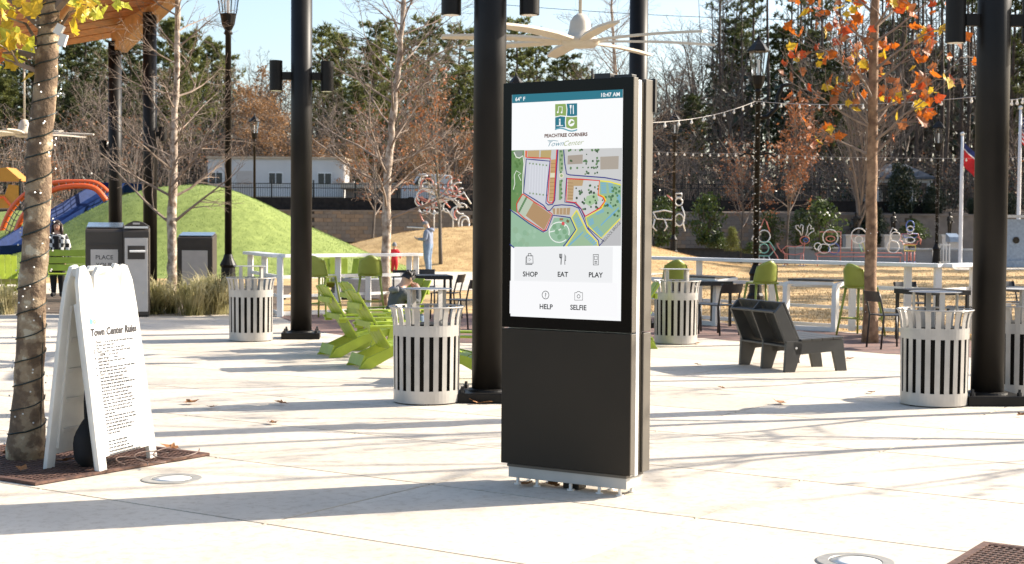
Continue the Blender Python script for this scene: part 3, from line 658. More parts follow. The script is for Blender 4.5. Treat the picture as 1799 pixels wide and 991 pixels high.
# roof frame over the near posts (above the picture) that carries the fan
fr = thing('roof_frame', 'steel roof beams resting on the black posts above the kiosk', 'beam', (0, 0, 0))
for a, b in ((P4, P5), (P4, P6), (P3, P6), (P3, P4)):
    mb = MB(); mb.beam((a.x, a.y, 6.42), (b.x, b.y, 6.42), .2, .24); mb.build('beam', 'black_paint', fr)
FANP = P(1019, 66, 19.0)
mb = MB(); mb.beam((FANP.x - 3, FANP.y - 1.2, 6.44), (FANP.x + 3, FANP.y + 1.2, 6.44), .12, .2); mb.beam(P4 + V((0, 0, 6.44)), P6 + V((0, 0, 6.44)), .1, .1); mb.build('cross_beam', 'black_paint', fr)
def fan(loc, rodtop, R0, label, rz, nb=8):
    t = thing('ceiling_fan', label, 'ceiling fan', loc, rz)
    mb = MB(); mb.lathe([(.05, -.13), (.20, -.12), (.25, -.06), (.25, -.02), (.17, .02), (.14, .10), (.13, .20), (.085, .27), (.04, .30)], 28); mb.build('motor_housing', 'fan_cream', t, smooth=True)
    mb = MB(); mb.tube([(0, 0, .28), (0, 0, rodtop - loc[2])], .022, 12); mb.build('downrod', 'fan_cream', t, smooth=True)
    for k in range(nb):
        mb = MB(); n = 7; vs = []; fs = []
        for i in range(n + 1):
            r = .22 + (R0 - .22) * i / n; w = .065 + .035 * min(1, i / 2) - .035 * max(0, (i - 5) / 2); z = -.03 + .02 * math.sin(i / n * 3) ; tw = .12
            for yy, zz in ((-w, -w * tw), (w, w * tw)):
                vs.append((r, yy, z + zz)); 
            for yy, zz in ((w, w * tw - .03), (-w, -w * tw - .03)): vs.append((r, yy, z + zz))
        for i in range(n):
            for q in range(4): fs.append((i * 4 + q, i * 4 + (q + 1) % 4, i * 4 + 4 + (q + 1) % 4, i * 4 + 4 + q))
        fs += [(3, 2, 1, 0), tuple(range(n * 4, n * 4 + 4))]; mb.add(vs, fs); b = mb.build('blade', 'fan_cream', t); b.rotation_euler = (0, 0, k * 2 * math.pi / nb)
    return t
fan(FANP, 6.36, 1.78, 'large cream ceiling fan with long blades above the kiosk', .18)
FL = P(43, 232, 35.2)
# ---------------------------------------------------------------- timber pavilion roof at the left
A, B, C = P(-90, 113, 37.0), P(238, 60, 35.0), P(330, -30, 31.0); dBC = C - B; dAB = B - A
rf = thing('timber_roof', 'orange timber pavilion roof with plank ceiling at upper left', 'roof', A)
NP = 9; upn = dAB.cross(dBC).normalized(); upn = upn if upn.z > 0 else -upn
for k in range(NP):
    a = dBC * (k / NP * 1.5); b = dBC * ((k + .90) / NP * 1.5)
    mb = MB(); q = [a, a + dAB, b + dAB, b]; mb.add(q + [x + upn * .05 for x in q], [(0, 1, 2, 3), (7, 6, 5, 4), (0, 4, 5, 1), (1, 5, 6, 2), (2, 6, 7, 3), (3, 7, 4, 0)]); mb.build('plank', 'wood', rf)
mb = MB(); q = [V((0, 0, 0)), dAB, dAB + dBC * 1.5, dBC * 1.5]; mb.add([x + upn * .056 for x in q] + [x + upn * .14 for x in q], [(0, 1, 2, 3), (7, 6, 5, 4), (0, 4, 5, 1), (1, 5, 6, 2), (2, 6, 7, 3), (3, 7, 4, 0)]); mb.build('roof_deck', 'wood', rf)
for k in (.45,):
    mb = MB(); a = dAB * k - upn * .10; mb.beam(a, a + dBC * 1.45, .09, .2, up=upn); mb.build('rafter', 'wood_beam', rf)
b0 = P(212, 72, P1.y); b1 = P(292, -6, P2.y - .3); db = (b1 - b0); mb = MB(); o0 = b0 - A
mb.beam(o0 - db * .05 + V((0, 0, .0)), o0 + db * 1.6, .34, .46); mb.build('glulam_beam', 'wood_beam', rf, bevel=.01)
mb = MB(); mb.box((0, 0, 0), (.36, .36, .02)); o = mb.build('cap_plate', 'black_paint', p1); o.location = (0, 0, 5.79)
fan(FL, 5.95, 1.62, 'cream ceiling fan hanging from the timber roof behind the wrapped tree', .05)
# ---------------------------------------------------------------- A-frame sign
def aframe():
    # feet of the lettered leaf: near-left (175,832), far-right (272,806); rear leaf foot (88,826)
    a = G(172, 834); b = G(274, 806); r = G(88, 826); d = (b - a); Wd = d.length; d.normalize(); back = V((-d.y, d.x, 0))
    if back.dot(r - a) < 0: back = -back
    t = thing('sandwich_board', 'white plastic A-frame sign with town center rules standing on the tree grate', 'sign', a, math.atan2(d.y, d.x))
    H = 1.33; sp = .40     # local x along the leaf, y towards the rear leaf
    W = Wd
    def leaf(name, ybot, ytop):
        n = V((0, ytop - ybot, H)).normalized(); nn = V((1, 0, 0)).cross(n)
        o = V((0, ybot, 0))
        # outline with two feet and a rounded grip top with two openings
        outl = [(0, 0), (.09, 0), (.09, .10), (W - .09, .10), (W - .09, 0), (W, 0), (W - .015, H * .80), (W - .03, H * .93), (W - .07, H * 1.005), (W - .13, H * 1.015), (W - .18, H * .96), (W - .20, H * .85),
                (W / 2 + .16, H * .85), (W / 2 + .13, H * .96), (W / 2 + .07, H * 1.005), (W / 2 - .07, H * 1.005), (W / 2 - .13, H * .96), (W / 2 - .16, H * .85), (.20, H * .85), (.18, H * .96), (.13, H * 1.015), (.07, H * 1.005), (.03, H * .93), (.015, H * .80)]
        mb = MB(); mb.prism(outl, .030, o, (1, 0, 0), n); p = mb.build(name, 'sign_plastic', t, bevel=.008)
        return p, o, n, nn
    f, o, n, nn = leaf('front_leaf', 0, .19)
    g, o2, n2, nn2 = leaf('rear_leaf', sp, .245)
    # ribs moulded in the back of the rear leaf, seen from the gap
    for z in (.25, .45, .65, .85):
        mb = MB(); mb.beam(o2 + n2 * z + V((.12, -.022, 0)), o2 + n2 * z + V((W - .12, -.022, 0)), .018, .03, up=n2); mb.build('rib', 'sign_plastic', g)
    for x in (.1, W - .1):
        mb = MB(); mb.beam(o2 + n2 * .14 + V((x, -.022, 0)), o2 + n2 * 1.08 + V((x, -.022, 0)), .03, .018); mb.build('rib', 'sign_plastic', g)
    for x in (.04, W - .04):
        mb = MB(); mb.beam(o + n * .0 + V((x, .02, 0)), o + n * 1.1 + V((x, .02, 0)), .04, .03, up=V((1, 0, 0))); mb.build('side_flange', 'sign_plastic', f, bevel=.004)
    # hinges
    for x in (.10, W - .10):
        mb = MB(); mb.tube([(x - .03, .217, H * .97), (x + .03, .217, H * .97)], .028, 12); mb.build('hinge', 'sign_plastic', t)
    # printed sheet
    off = -nn * .017 if nn.y > 0 else nn * .017
    e = off.normalized()
    mb = MB(); q = [o + V((.05, 0, 0)) + n * .13, o + V((W - .05, 0, 0)) + n * .13, o + V((W - .05, 0, 0)) + n * 1.10, o + V((.05, 0, 0)) + n * 1.10]
    mb.add([p + off for p in q], [(0, 1, 2, 3)]); sh = mb.build('printed_sheet', 'paper', f)
    def at(x, h, k=1): return o + V((x, 0, 0)) + n * h + off + e * .0025 * k
    def tx(s, x, h, size, m='ink', bold=0, shear=0): text(s, size, m, sh, at(x, h), (1, 0, 0), n, 'lettering', 'LEFT', shear, bold)
    tx('Town Center Rules', .085, .885, .068, 'ink', .0032, .22)
    mat('logo_teal', (.12, .38, .46), rough=.5); mat('logo_lime', (.45, .50, .16), rough=.5)
    tx('b', .10, .965, .055, 'logo_teal', .003); tx('o', .135, .965, .055, 'logo_lime', .003)
    rng = random.Random(2); h = .835; k = 0
    heads = {0: '1.  Please', 2: '2.  Pet', 3: '3.  Town Center', 4: '     11:00PM', 5: '4.  Leave things', 8: '5.', 10: '6.  Don\'t'}
    bars = MB()
    for i in range(34):
        if i in (29,): h -= .03
        x = .10
        if i in heads: tx(heads[i], x, h, .026, 'ink', .0006); x += .024 * .55 * len(heads[i]) + .01
        else: x += .035
        end = rng.uniform(.55, .92) * (W - .10) if i not in (7, 22, 28) else x + .12
        while x < end:
            w = rng.choice([.012, .02, .028, .036, .045]); q = [at(x, h), at(x + w, h), at(x + w, h + .011), at(x, h + .011)]
            bars.add(q, [(0, 1, 2, 3)]); x += w + .009
        h -= .0213
    tag(bars.build('small_print', 'ink_grey', sh), kind='stuff')
    # black sandbag hung between the leaves
    return t, a, d, back
AF, AFa, AFd, AFb = aframe()
def sandbag():
    c = AFa + AFd * .20 + AFb * .20; t = thing('sandbag', 'black weight bag resting between the leaves of the A-frame sign', 'bag', c, math.atan2(AFd.y, AFd.x))
    mb = MB(); mb.sphere((0, 0, .17), .17, 26, (.62, .48, 1.0)); b = mb.build('bag_body', 'cloth_black', t, smooth=True)
    for q in b.data.vertices:
        c0 = q.co; f = 1 + .22 * noise.noise(c0 * 11) + .08 * noise.noise(c0 * 30); k = 1.25 - 2.2 * max(0, c0.z - .14); q.co = V((c0.x * f * k, c0.y * f * k, max(.0, c0.z)))
    mb = MB(); mb.tube([(-.03, 0, .29), (-.02, .01, .44), (.0, .02, .62), (.02, 0, .44), (.04, 0, .29)], .013, 6); mb.build('strap', 'cloth_black', t)
    mb = MB(); mb.tube([(-.06, 0, .285), (0, 0, .31), (.06, 0, .29)], .018, 8); mb.build('seam_roll', 'cloth_black', t)
sandbag()
# ---------------------------------------------------------------- tree grates, in-ground lights, leaves
def grate(c, size, label, rz=GYAW, hole=True):
    t = thing('tree_grate', label, 'tree grate', (c.x, c.y, 0), rz); h = size / 2
    mb = MB(); mb.box((0, 0, .003), (size, size, .006)); mb.build('pit', 'grate_pit', t)
    mb = MB()
    for s in (-1, 1): mb.box((s * (h - .02), 0, .012), (.04, size, .018)); mb.box((0, s * (h - .02), .012), (size - .08, .04, .018))
    mb.build('frame', 'grate', t)
    for qx in (-1, 1):
        mb = MB(); n = int((h - .05) / .036)
        for k in range(n):
            x = qx * (.018 + k * .036 + .012); mb.box((x, 0, .0105), (.012, size - .081, .012))
        mb.build('grate_half', 'grate', t)
    mb = MB(); n = int(size / .05)
    for k in range(1, n): mb.box((0, -h + k * size / n, .0165), (size - .082, .012, .004))
    mb.build('cross_bars', 'grate', t)
    return t
GC = G(62, 854) + AX * .74 - BX * .74
grate(GC, 1.48, 'rusty brown tree grate under the light wrapped tree and A-frame sign')
GC2 = G(1728, 958) - AX * .74 + BX * .74
grate(GC2, 1.48, 'rusty brown tree grate cut off by the bottom right corner')
def ground_light(u, v, label):
    t = thing('ground_light', label, 'ground light', G(u, v)); mb = MB(); mb.lathe([(.19, .0), (.19, .004), (.183, .008), (.128, .009), (.125, .006)], 40, cap=False); mb.build('ring', 'light_ring', t, smooth=False)
    mb = MB(); mb.lathe([(.126, .0055), (.06, .009), (.01, .010)], 32); mb.build('lens', 'light_lens', t, smooth=True); return t
ground_light(302, 842, 'round in-ground light in the concrete beside the A-frame sign'); ground_light(1503, 988, 'round in-ground light at the bottom edge, near the corner grate')
# lobed leaf outline (flat fan folded along the midrib)
def leaf_mesh(m, fold=.25, seed=0, curl=.2):
    rng = random.Random(seed); tips = [(0, -.10), (.16, -.16), (.30, -.02), (.20, .06), (.48, .24), (.26, .28), (.22, .40), (.0, .78)]
    out = tips + [(-x, y) for x, y in reversed(tips[1:-1])]; vs = [(0, .2, 0)]
    for x, y in out: vs.append((x * rng.uniform(.85, 1.15), y, abs(x) * fold + curl * (y * y) + rng.uniform(-.05, .05)))
    n = len(out); mb = MB(); mb.add(vs, [(0, 1 + k, 1 + (k + 1) % n) for k in range(n)])
    o = len(mb.v); mb.tube([(0, -.08, .0), (0, -.3, .05)], .012, 3); return mb.mesh('leaf', m)
LEAFM = {m: [leaf_mesh(m, .3, i, .25) for i in range(3)] for m in ('leaf_orange', 'leaf_red', 'leaf_yellow', 'leaf_lime', 'leaf_rust')}
DEAD = [leaf_mesh('leaf_dead', .32, i + 5, .25) for i in range(4)]
lv = [(330, 711, .17, 'curled brown leaf on the concrete in the pole shadow, left of another pale leaf'), (370, 718, .13, 'pale tan leaf beside the curled brown one at the left'), (475, 745, .13, 'tan leaf lying below the pole shadow, left of the near trash can'), (500, 712, .13, 'small brown leaf in the shadow line left of the near trash can'),
      (834, 708, .26, 'large rust brown leaf at the foot of the black post by the kiosk'), (1368, 711, .18, 'brown leaf on the sunlit concrete below the charcoal lounge seat'), (1270, 684, .09, 'tiny tan leaf between the kiosk and the lounge seat'), (1533, 692, .11, 'small tan leaf left of the right hand trash can'),
      (1228, 605, .13, 'pale leaf at the foot of the trash can behind the kiosk'), (1490, 633, .13, 'brown leaf right of the charcoal lounge seat legs'), (1480, 634, .10, 'smaller leaf next to the brown one by the lounge seat legs'), (1229, 643, .10, 'leaf in the shadow of the charcoal lounge seat'), (1790, 733, .10, 'leaf at the right edge below the black post'),
      (307, 797, .15, 'upright curled leaf on the right tip of the tree grate'), (16, 806, .22, 'sunlit orange brown leaf on the grate left of the wrapped tree'), (122, 818, .16, 'brown leaf under the A-frame sign'), (38, 835, .10, 'small leaf on the near edge of the rusty grate'), (928, 853, .13, 'rusty leaf blown under the left end of the kiosk plinth'), (975, 857, .12, 'rusty leaf under the middle of the kiosk plinth')]
rng = random.Random(11)
for i, (u, v, s, lb) in enumerate(lv):
    p = G(u, v); z = .03 if v > 790 and u < 320 else .012
    o = link_mesh('fallen_leaf', DEAD[i % 4], None, (p.x, p.y, z + s * .03), (rng.uniform(-.2, .2), rng.uniform(-.2, .2), rng.uniform(0, 6)), s * .98); tag(o, lb, 'leaf', 'fallen leaves on the ground')
mat('cable_brown', (.16, .10, .075), rough=.5)
# coiled cable on the grate
mb = MB(); c0 = G(262, 812)
for k in range(3):
    q = G(232 + k * 34, 826 - k * 9)
    mb.tube([(q.x + (.10 + .02 * k) * math.cos(a) + .02 * k, q.y + .13 * math.sin(a + .3 * k), .030 + .05 * math.sin(a * .5 + .4 * k) ** 2) for a in [i * .35 + k for i in range(14)]], .0045, 6)
tag(mb.build('cable', 'cable_brown', smooth=True), 'loops of brown cable lying on the grate below the A-frame sign', 'cable')
# ---------------------------------------------------------------- lime lounge chairs
def lounge_chair(loc, rz, label):
    # faces +x ; flat boards, slanted sides
    t = thing('lounge_chair', label, 'chair', loc, rz, 'lime green lounge chairs'); t.scale = (.93, .93, .90); w = .30
    for s in (-1, 1):
        mb = MB(); y = s * (w - .02)
        mb.prism([(-.52, 0), (-.36, 0), (.02, .21), (.33, .30), (.40, .30), (.40, .36), (.30, .38), (-.05, .30), (-.42, .13)], .03, (0, y, 0), (1, 0, 0), (0, 0, 1)); mb.build('side_board', 'lime', t, bevel=.003)
        mb = MB(); mb.prism([(.22, 0), (.33, 0), (.42, .36), (.44, .52), (.34, .52)], .03, (0, s * (w + .02), 0), (1, 0, 0), (0, 0, 1)); mb.build('front_leg', 'lime', t, bevel=.003)
        mb = MB(); mb.prism([(-.42, -.06), (.46, -.09), (.48, .06), (-.40, .05)], .025, (0, s * (w + .07), .535), (1, 0, 0), (0, 1, 0)); mb.build('armrest', 'lime', t, bevel=.003)
        mb = MB(); mb.beam((-.395, s * (w + .03), .50), (-.30, s * (w + .03), .50), .05, .05); mb.build('arm_bracket', 'lime', t)
    for k in range(4):
        y = (k - 1.5) * .145; mb = MB(); mb.beam((-.10, y, .235), (-.535, y, .96 + (.02 if k in (1, 2) else 0)), .138, .022, up=V((1, 0, .5))); mb.build('back_board', 'lime', t, bevel=.003)
    for x, z in ((-.335, .55), (-.455, .78)):
        mb = MB(); mb.box((x - .035, 0, z), (.035, .70 if z < .6 else .56, .075)); mb.build('back_rail', 'lime', t, bevel=.003)
    for k in range(5):
        x0 = -.10 + k * .108; mb = MB(); mb.box((x0 + .03, 0, .27 + k * .028), (.10, .58, .022), Matrix.Rotation(-.26, 3, 'Y')); mb.build('seat_board', 'lime', t, bevel=.003)
    mb = MB(); mb.box((-.46, 0, .10), (.022, .56, .14), Matrix.Rotation(.35, 3, 'Y')); mb.build('rear_board', 'lime', t)
    return t
def gat(u, v): return G(u, v)
lc = lounge_chair(G(633, 624), .40, 'lime green lounge chair nearest the black post with the bolted base, seen from behind')
for u, v, rz, lb in ((690, 643, .38, 'lime green lounge chair directly left of the near trash can'), (668, 612, .42, 'lime green lounge chair between and behind the other two in the row'), (822, 668, 3.0, 'lime green lounge chair mostly hidden between the near trash can and the post'),
                     (590, 522, -1.45, 'lime green chair facing the camera behind the railing, left of the railing post'), (632, 522, -1.7, 'lime green chair facing the camera behind the railing, right of the railing post'), (688, 604, -2.3, 'lime green chair in which the boy sits'),
                     (10, 516, -1.2, 'lime green lounge chair at the left edge beside the wrapped tree'), (42, 512, -1.9, 'lime green lounge chair just left of the wrapped trunk'), (1088, 610, 3.2, 'lime green chair peeking out from behind the right side of the kiosk')):
    dup(lc, loc=G(u, v), rz=rz, label=lb)
def lime_bench():
    t = thing('lime_bench', 'lime green slatted bench behind the A-frame sign, in front of the woman', 'bench', G(122, 526), -1.45)
    t.scale = (1.2, 1.2, 1.2)
    for s in (-1, 1): mb = MB(); mb.prism([(-.3, 0), (-.2, 0), (-.12, .38), (.25, .38), (.3, 0), (.38, 0), (.34, .44), (-.2, .44)], .04, (0, s * .6, 0), (1, 0, 0), (0, 0, 1)); mb.build('side_frame', 'lime', t)
    for k in range(4): mb = MB(); mb.box((-.1 + k * .115, 0, .455), (.105, 1.3, .022)); mb.build('seat_board', 'lime', t)
    for k in range(3): mb = MB(); mb.box((-.22 - k * .05, 0, .56 + k * .13), (.022, 1.3, .115), Matrix.Rotation(-.36, 3, 'Y')); mb.build('back_board', 'lime', t)
lime_bench()
# ---------------------------------------------------------------- olive bar stools
def bar_stool(loc, rz, label):
    # faces +y (towards the counter), moulded shell back
    t = thing('bar_stool', label, 'stool', loc, rz, 'moulded olive green bar stools'); mb = MB(); n = 8; k = 8; vs = []; fs = []
    for i in range(k + 1):
        h = i / k
        for j in range(n + 1):
            a = (j / n - .5) * 2; w = .215 - .05 * h ** 2 - (.05 if i == k else 0)
            vs.append((a * w, -.20 - .09 * h + .085 * a * a, .74 + .36 * h - .05 * a * a * (h > .8)))
    m = len(vs); vs += [(x, y - .018, z) for x, y, z in vs]
    for i in range(k):
        for j in range(n):
            q = i * (n + 1) + j; fs += [(q, q + 1, q + n + 2, q + n + 1), (m + q, m + q + n + 1, m + q + n + 2, m + q + 1)]
    for i in range(k):
        for j in (0, n): q = i * (n + 1) + j; fs.append((q, q + n + 1, m + q + n + 1, m + q))
    for j in range(n): q = k * (n + 1) + j; fs.append((q, q + 1, m + q + 1, m + q)); fs.append((j, m + j, m + j + 1, j + 1))
    mb.add(vs, fs); mb.build('shell_back', 'olive', t, smooth=True)
    mb = MB(); mb.prism([(-.215, -.20), (.215, -.20), (.20, .12), (.14, .19), (-.14, .19), (-.20, .12)], .03, (0, 0, .735), (1, 0, 0), (0, 1, 0)); mb.build('seat', 'olive', t, bevel=.01)
    for sx in (-1, 1):
        for sy in (-1, 1): mb = MB(); mb.tube([(sx * .17, sy * .15, .74), (sx * .26, sy * .25, 0)], [.022, .015], 8); mb.build('leg', 'olive', t, smooth=True)
    for s in (-1, 1):
        mb = MB(); mb.tube([(s * .235, -.22, .26), (s * .235, .22, .26)], .010, 6); mb.build('footrest', 'olive', t)
        mb = MB(); mb.tube([(-.235, s * .22, .27), (.235, s * .22, .27)], .010, 6); mb.build('footrest', 'olive', t)
    return t
st = bar_stool(G(650, 556), .1, 'olive bar stool at the left counter, beside the pale birch trunk')
for u, v, rz, lb in ((566, 560, -.5, 'olive bar stool half hidden behind the post with bolted base'), (1182, 572, .1, 'olive bar stool just right of the kiosk, above the trash can'), (1336, 577, .35, 'olive bar stool rising behind the charcoal lounge seat'), (1512, 590, -.9, 'olive bar stool half hidden behind the orange leaved tree trunk')):
    dup(st, loc=G(u, v), rz=rz, label=lb)
# ---------------------------------------------------------------- white counter railings
def railing(label, pts, posts, wing=None):
    t = thing('counter_railing', label, 'railing', (pts[0].x, pts[0].y, 0)); o = V((pts[0].x, pts[0].y, 0))
    for a, b in zip(pts[:-1], pts[1:]):
        a, b = a - o, b - o
        mb = MB(); mb.beam((a.x, a.y, 1.075), (b.x, b.y, 1.075), .30, .055); mb.build('counter_top', 'white_paint', t, bevel=.004)
        for z, h in ((.70, .06), (.36, .05), (.06, .06)): mb = MB(); mb.beam((a.x, a.y + .06, z), (b.x, b.y + .06, z), .035, h); mb.build('rail', 'white_paint', t)
    for p in posts: p = p - o; mb = MB(); mb.box((p.x, p.y, .525), (.10, .10, 1.045)); mb.build('post', 'white_paint', t, bevel=.003)
    return t
A0, A1, A2 = G(440, 541), G(492, 557), G(734, 546)
railing('white counter railing with bar top at the left, in front of the green mound', [A0, A1, A2], [A0, (A0 + A1) / 2, A1, A1.lerp(A2, .40), A1.lerp(A2, .62), A1.lerp(A2, .93), A1.lerp(A2, .985)])
B0, B1, B2 = G(1130, 557), G(1655, 592), G(1672, 583)
railing('white counter railing with bar top at the right, in front of the tan lawn', [B0, B1, B1 + V((.75, .8, 0))], [B0, B0.lerp(B1, .215), B0.lerp(B1, .475), B0.lerp(B1, .735), B0.lerp(B1, .90), B0.lerp(B1, .985), B1 + V((.68, .72, 0))])
def low_counter(u0, v0, u1, v1, label):
    a, b = G(u0, v0), G(u1, v1); d = b - a; L = d.length; t = thing('low_counter', label, 'table', a, math.atan2(d.y, d.x), 'low white framed counters')
    for x in (.05, L - .05): mb = MB(); mb.prism([(-.30, 0), (-.18, 0), (-.16, .70), (.22, .76), (.22, .80), (-.24, .76), (-.28, .70)], .075, (x, .1, 0), (0, 1, 0), (0, 0, 1)); mb.build('leg', 'white_paint', t, bevel=.003)
    mb = MB(); mb.box((L / 2, .10, .80), (L - .16, .48, .03)); mb.build('top', 'charcoal', t)
    mb = MB(); mb.box((L / 2, -.12, .755), (L - .18, .03, .05)); mb.build('apron', 'white_paint', t)
    mb = MB(); mb.box((L / 2, -.15, .04), (L - .18, .05, .07)); mb.build('bottom_rail', 'white_paint', t)
low_counter(1382, 578, 1478, 583, 'low white framed counter with dark top, behind the charcoal lounge seat'); low_counter(1186, 566, 1272, 573, 'low white framed counter with dark top, behind the black chair near the kiosk')
# ---------------------------------------------------------------- charcoal lounge seat
def lounge_seat():
    t = thing('lounge_bench', 'charcoal two-seat lounge bench right of the kiosk, seen from behind', 'bench', G(1352, 647), math.atan2(.36, .93)); t.scale = (.95, .95, .97); w = .52
    for y in (-w, 0, w):
        mb = MB(); mb.prism([(-.12, 0), (.02, 0), (.10, .22), (.12, .33), (-.02, .36), (-.10, .36)], .045, (0, y, 0), (1, 0, 0), (0, 0, 1)); mb.build('rear_leg', 'charcoal', t, bevel=.003)
        mb = MB(); mb.prism([(.60, .0), (.74, .0), (.68, .375), (-.02, .36), (.03, .20), (.54, .23)], .045, (0, y, 0), (1, 0, 0), (0, 0, 1)); mb.build('front_leg', 'charcoal', t, bevel=.003)
    for y in (-w, 0, w):
        mb = MB(); mb.prism([(.10, .30), (-.16, .80), (-.26, .69), (-.08, .28)], .04 if y else .025, (0, y * .985, 0), (1, 0, 0), (0, 0, 1)); mb.build('back_rib', 'charcoal', t, bevel=.003)
    for k in range(7):
        y = (k - 3) * .152; mb = MB(); mb.beam((.10, y, .33), (-.135, y, .81), .147, .024, up=V((1, 0, .5))); mb.build('back_board', 'charcoal', t, bevel=.003)
    mb = MB(); mb.box((-.20, 0, .70), (.13, 1.0, .022), Matrix.Rotation(-.1, 3, 'Y')); mb.build('top_shelf', 'charcoal', t, bevel=.003)
    mb = MB(); mb.box((-.03, 0, .30), (.14, 1.0, .022)); mb.build('bottom_shelf', 'charcoal', t, bevel=.003)
    for k in range(4): mb = MB(); mb.box((.16 + k * .147, 0, .372 + k * .006), (.140, 1.12, .024), Matrix.Rotation(-.04, 3, 'Y')); mb.build('seat_board', 'charcoal', t, bevel=.003)
    for y in (-w - .024, w + .024):
        mb = MB(); mb.tube([(.03, y, .28), (.03, y + (.01 if y > 0 else -.01), .28)], .014, 10); mb.build('bolt', 'kiosk_silver', t)
lounge_seat()
# ---------------------------------------------------------------- black cafe tables and chairs
def cafe_chair(loc, rz, label):
    t = thing('cafe_chair', label, 'chair', loc, rz, 'black metal cafe chairs')     # faces +x
    for s in (-1, 1):
        mb = MB(); mb.tube([(-.24, s * .20, 0), (-.20, s * .20, .45), (-.25, s * .20, .66), (-.29, s * .20, .78)], .014, 8); mb.build('rear_leg', 'black_metal', t, smooth=True)
        mb = MB(); mb.tube([(.22, s * .20, 0), (.20, s * .20, .45)], .014, 8); mb.build('front_leg', 'black_metal', t, smooth=True)
    for k in range(5): mb = MB(); mb.box((-.17 + k * .09, 0, .455), (.08, .42, .014)); mb.build('seat_slat', 'black_metal', t)
    mb = MB(); n = 8; vs = []
    for i in range(n + 1):
        a = i / n * 2 - 1
        for z in (.64, .78): vs.append((-.25 - (z - .64) * .28 - .035 * (1 - a * a), a * .215, z))
    m = len(vs); vs += [(x - .015, y, z) for x, y, z in vs]; fs = []
    for i in range(n): q = 2 * i; fs += [(q, q + 1, q + 3, q + 2), (m + q, m + q + 2, m + q + 3, m + q + 1), (q + 1, m + q + 1, m + q + 3, q + 3), (q, q + 2, m + q + 2, m + q)]
    mb.add(vs, fs + [(0, m, m + 1, 1), (2 * n, 2 * n + 1, m + 2 * n + 1, m + 2 * n)]); mb.build('backrest', 'black_metal', t, smooth=False)
    return t
def cafe_table(loc, rz, label):
    t = thing('cafe_table', label, 'table', loc, rz, 'black metal cafe tables')
    for k in range(6): mb = MB(); mb.box((-.325 + k * .13, 0, .735), (.12, .78, .02)); mb.build('top_slat', 'black_metal', t, bevel=.002)
    mb = MB()
    for s in (-1, 1): mb.box((s * .37, 0, .70), (.03, .78, .05)); mb.box((0, s * .37, .70), (.72, .03, .05))
    mb.build('apron', 'black_metal', t)
    for x in (-.35, .35):
        for y in (-.35, .35): mb = MB(); mb.box((x, y, .35), (.04, .04, .70)); mb.build('leg', 'black_metal', t)
    return t
ct = cafe_table(G(1636, 598), .35, 'black cafe table behind the right hand trash can')
cc = cafe_chair(G(1563, 612), .25, 'black cafe chair at the left of the table behind the right hand trash can')
for u, v, rz, lb in ((752, 556, .2, 'black cafe table behind the seated boy'), (1232, 572, .3, 'black cafe table beside the trash can behind the kiosk'), (1815, 590, .2, 'black cafe table at the right edge behind the black post')): dup(ct, loc=G(u, v), rz=rz, label=lb)
for u, v, rz, lb in ((1262, 588, 2.2, 'black cafe chair standing alone between the kiosk and the charcoal seat'), (1608, 583, -1.2, 'black cafe chair on the far side of the table behind the right hand trash can'), (1690, 592, 2.8, 'black cafe chair between the right table and the black post'), (712, 548, -1.4, 'black cafe chair behind the boy, left of the far table'), (745, 545, -1.5, 'black cafe chair at the far side of the table behind the boy'),
                     (783, 560, 2.9, 'black cafe chair right of the table behind the boy'), (812, 577, 2.6, 'black cafe chair next to the thick post left of the kiosk'), (1228, 585, .6, 'black cafe chair directly beside the trash can behind the kiosk'), (1790, 580, -1.0, 'black cafe chair at the right edge table')):
    dup(cc, loc=G(u, v), rz=rz, label=lb)
# ---------------------------------------------------------------- fire pit / stone bench behind railing
mb = MB(); p = G(655, 521); mb.lathe([(.95, 0), (.95, .42), (.9, .45), (.70, .45), (.66, .30), (.6, .30)], 32, p); tag(mb.build('fire_pit', 'granite'), 'round grey stone fire pit behind the left railing', 'fire pit')
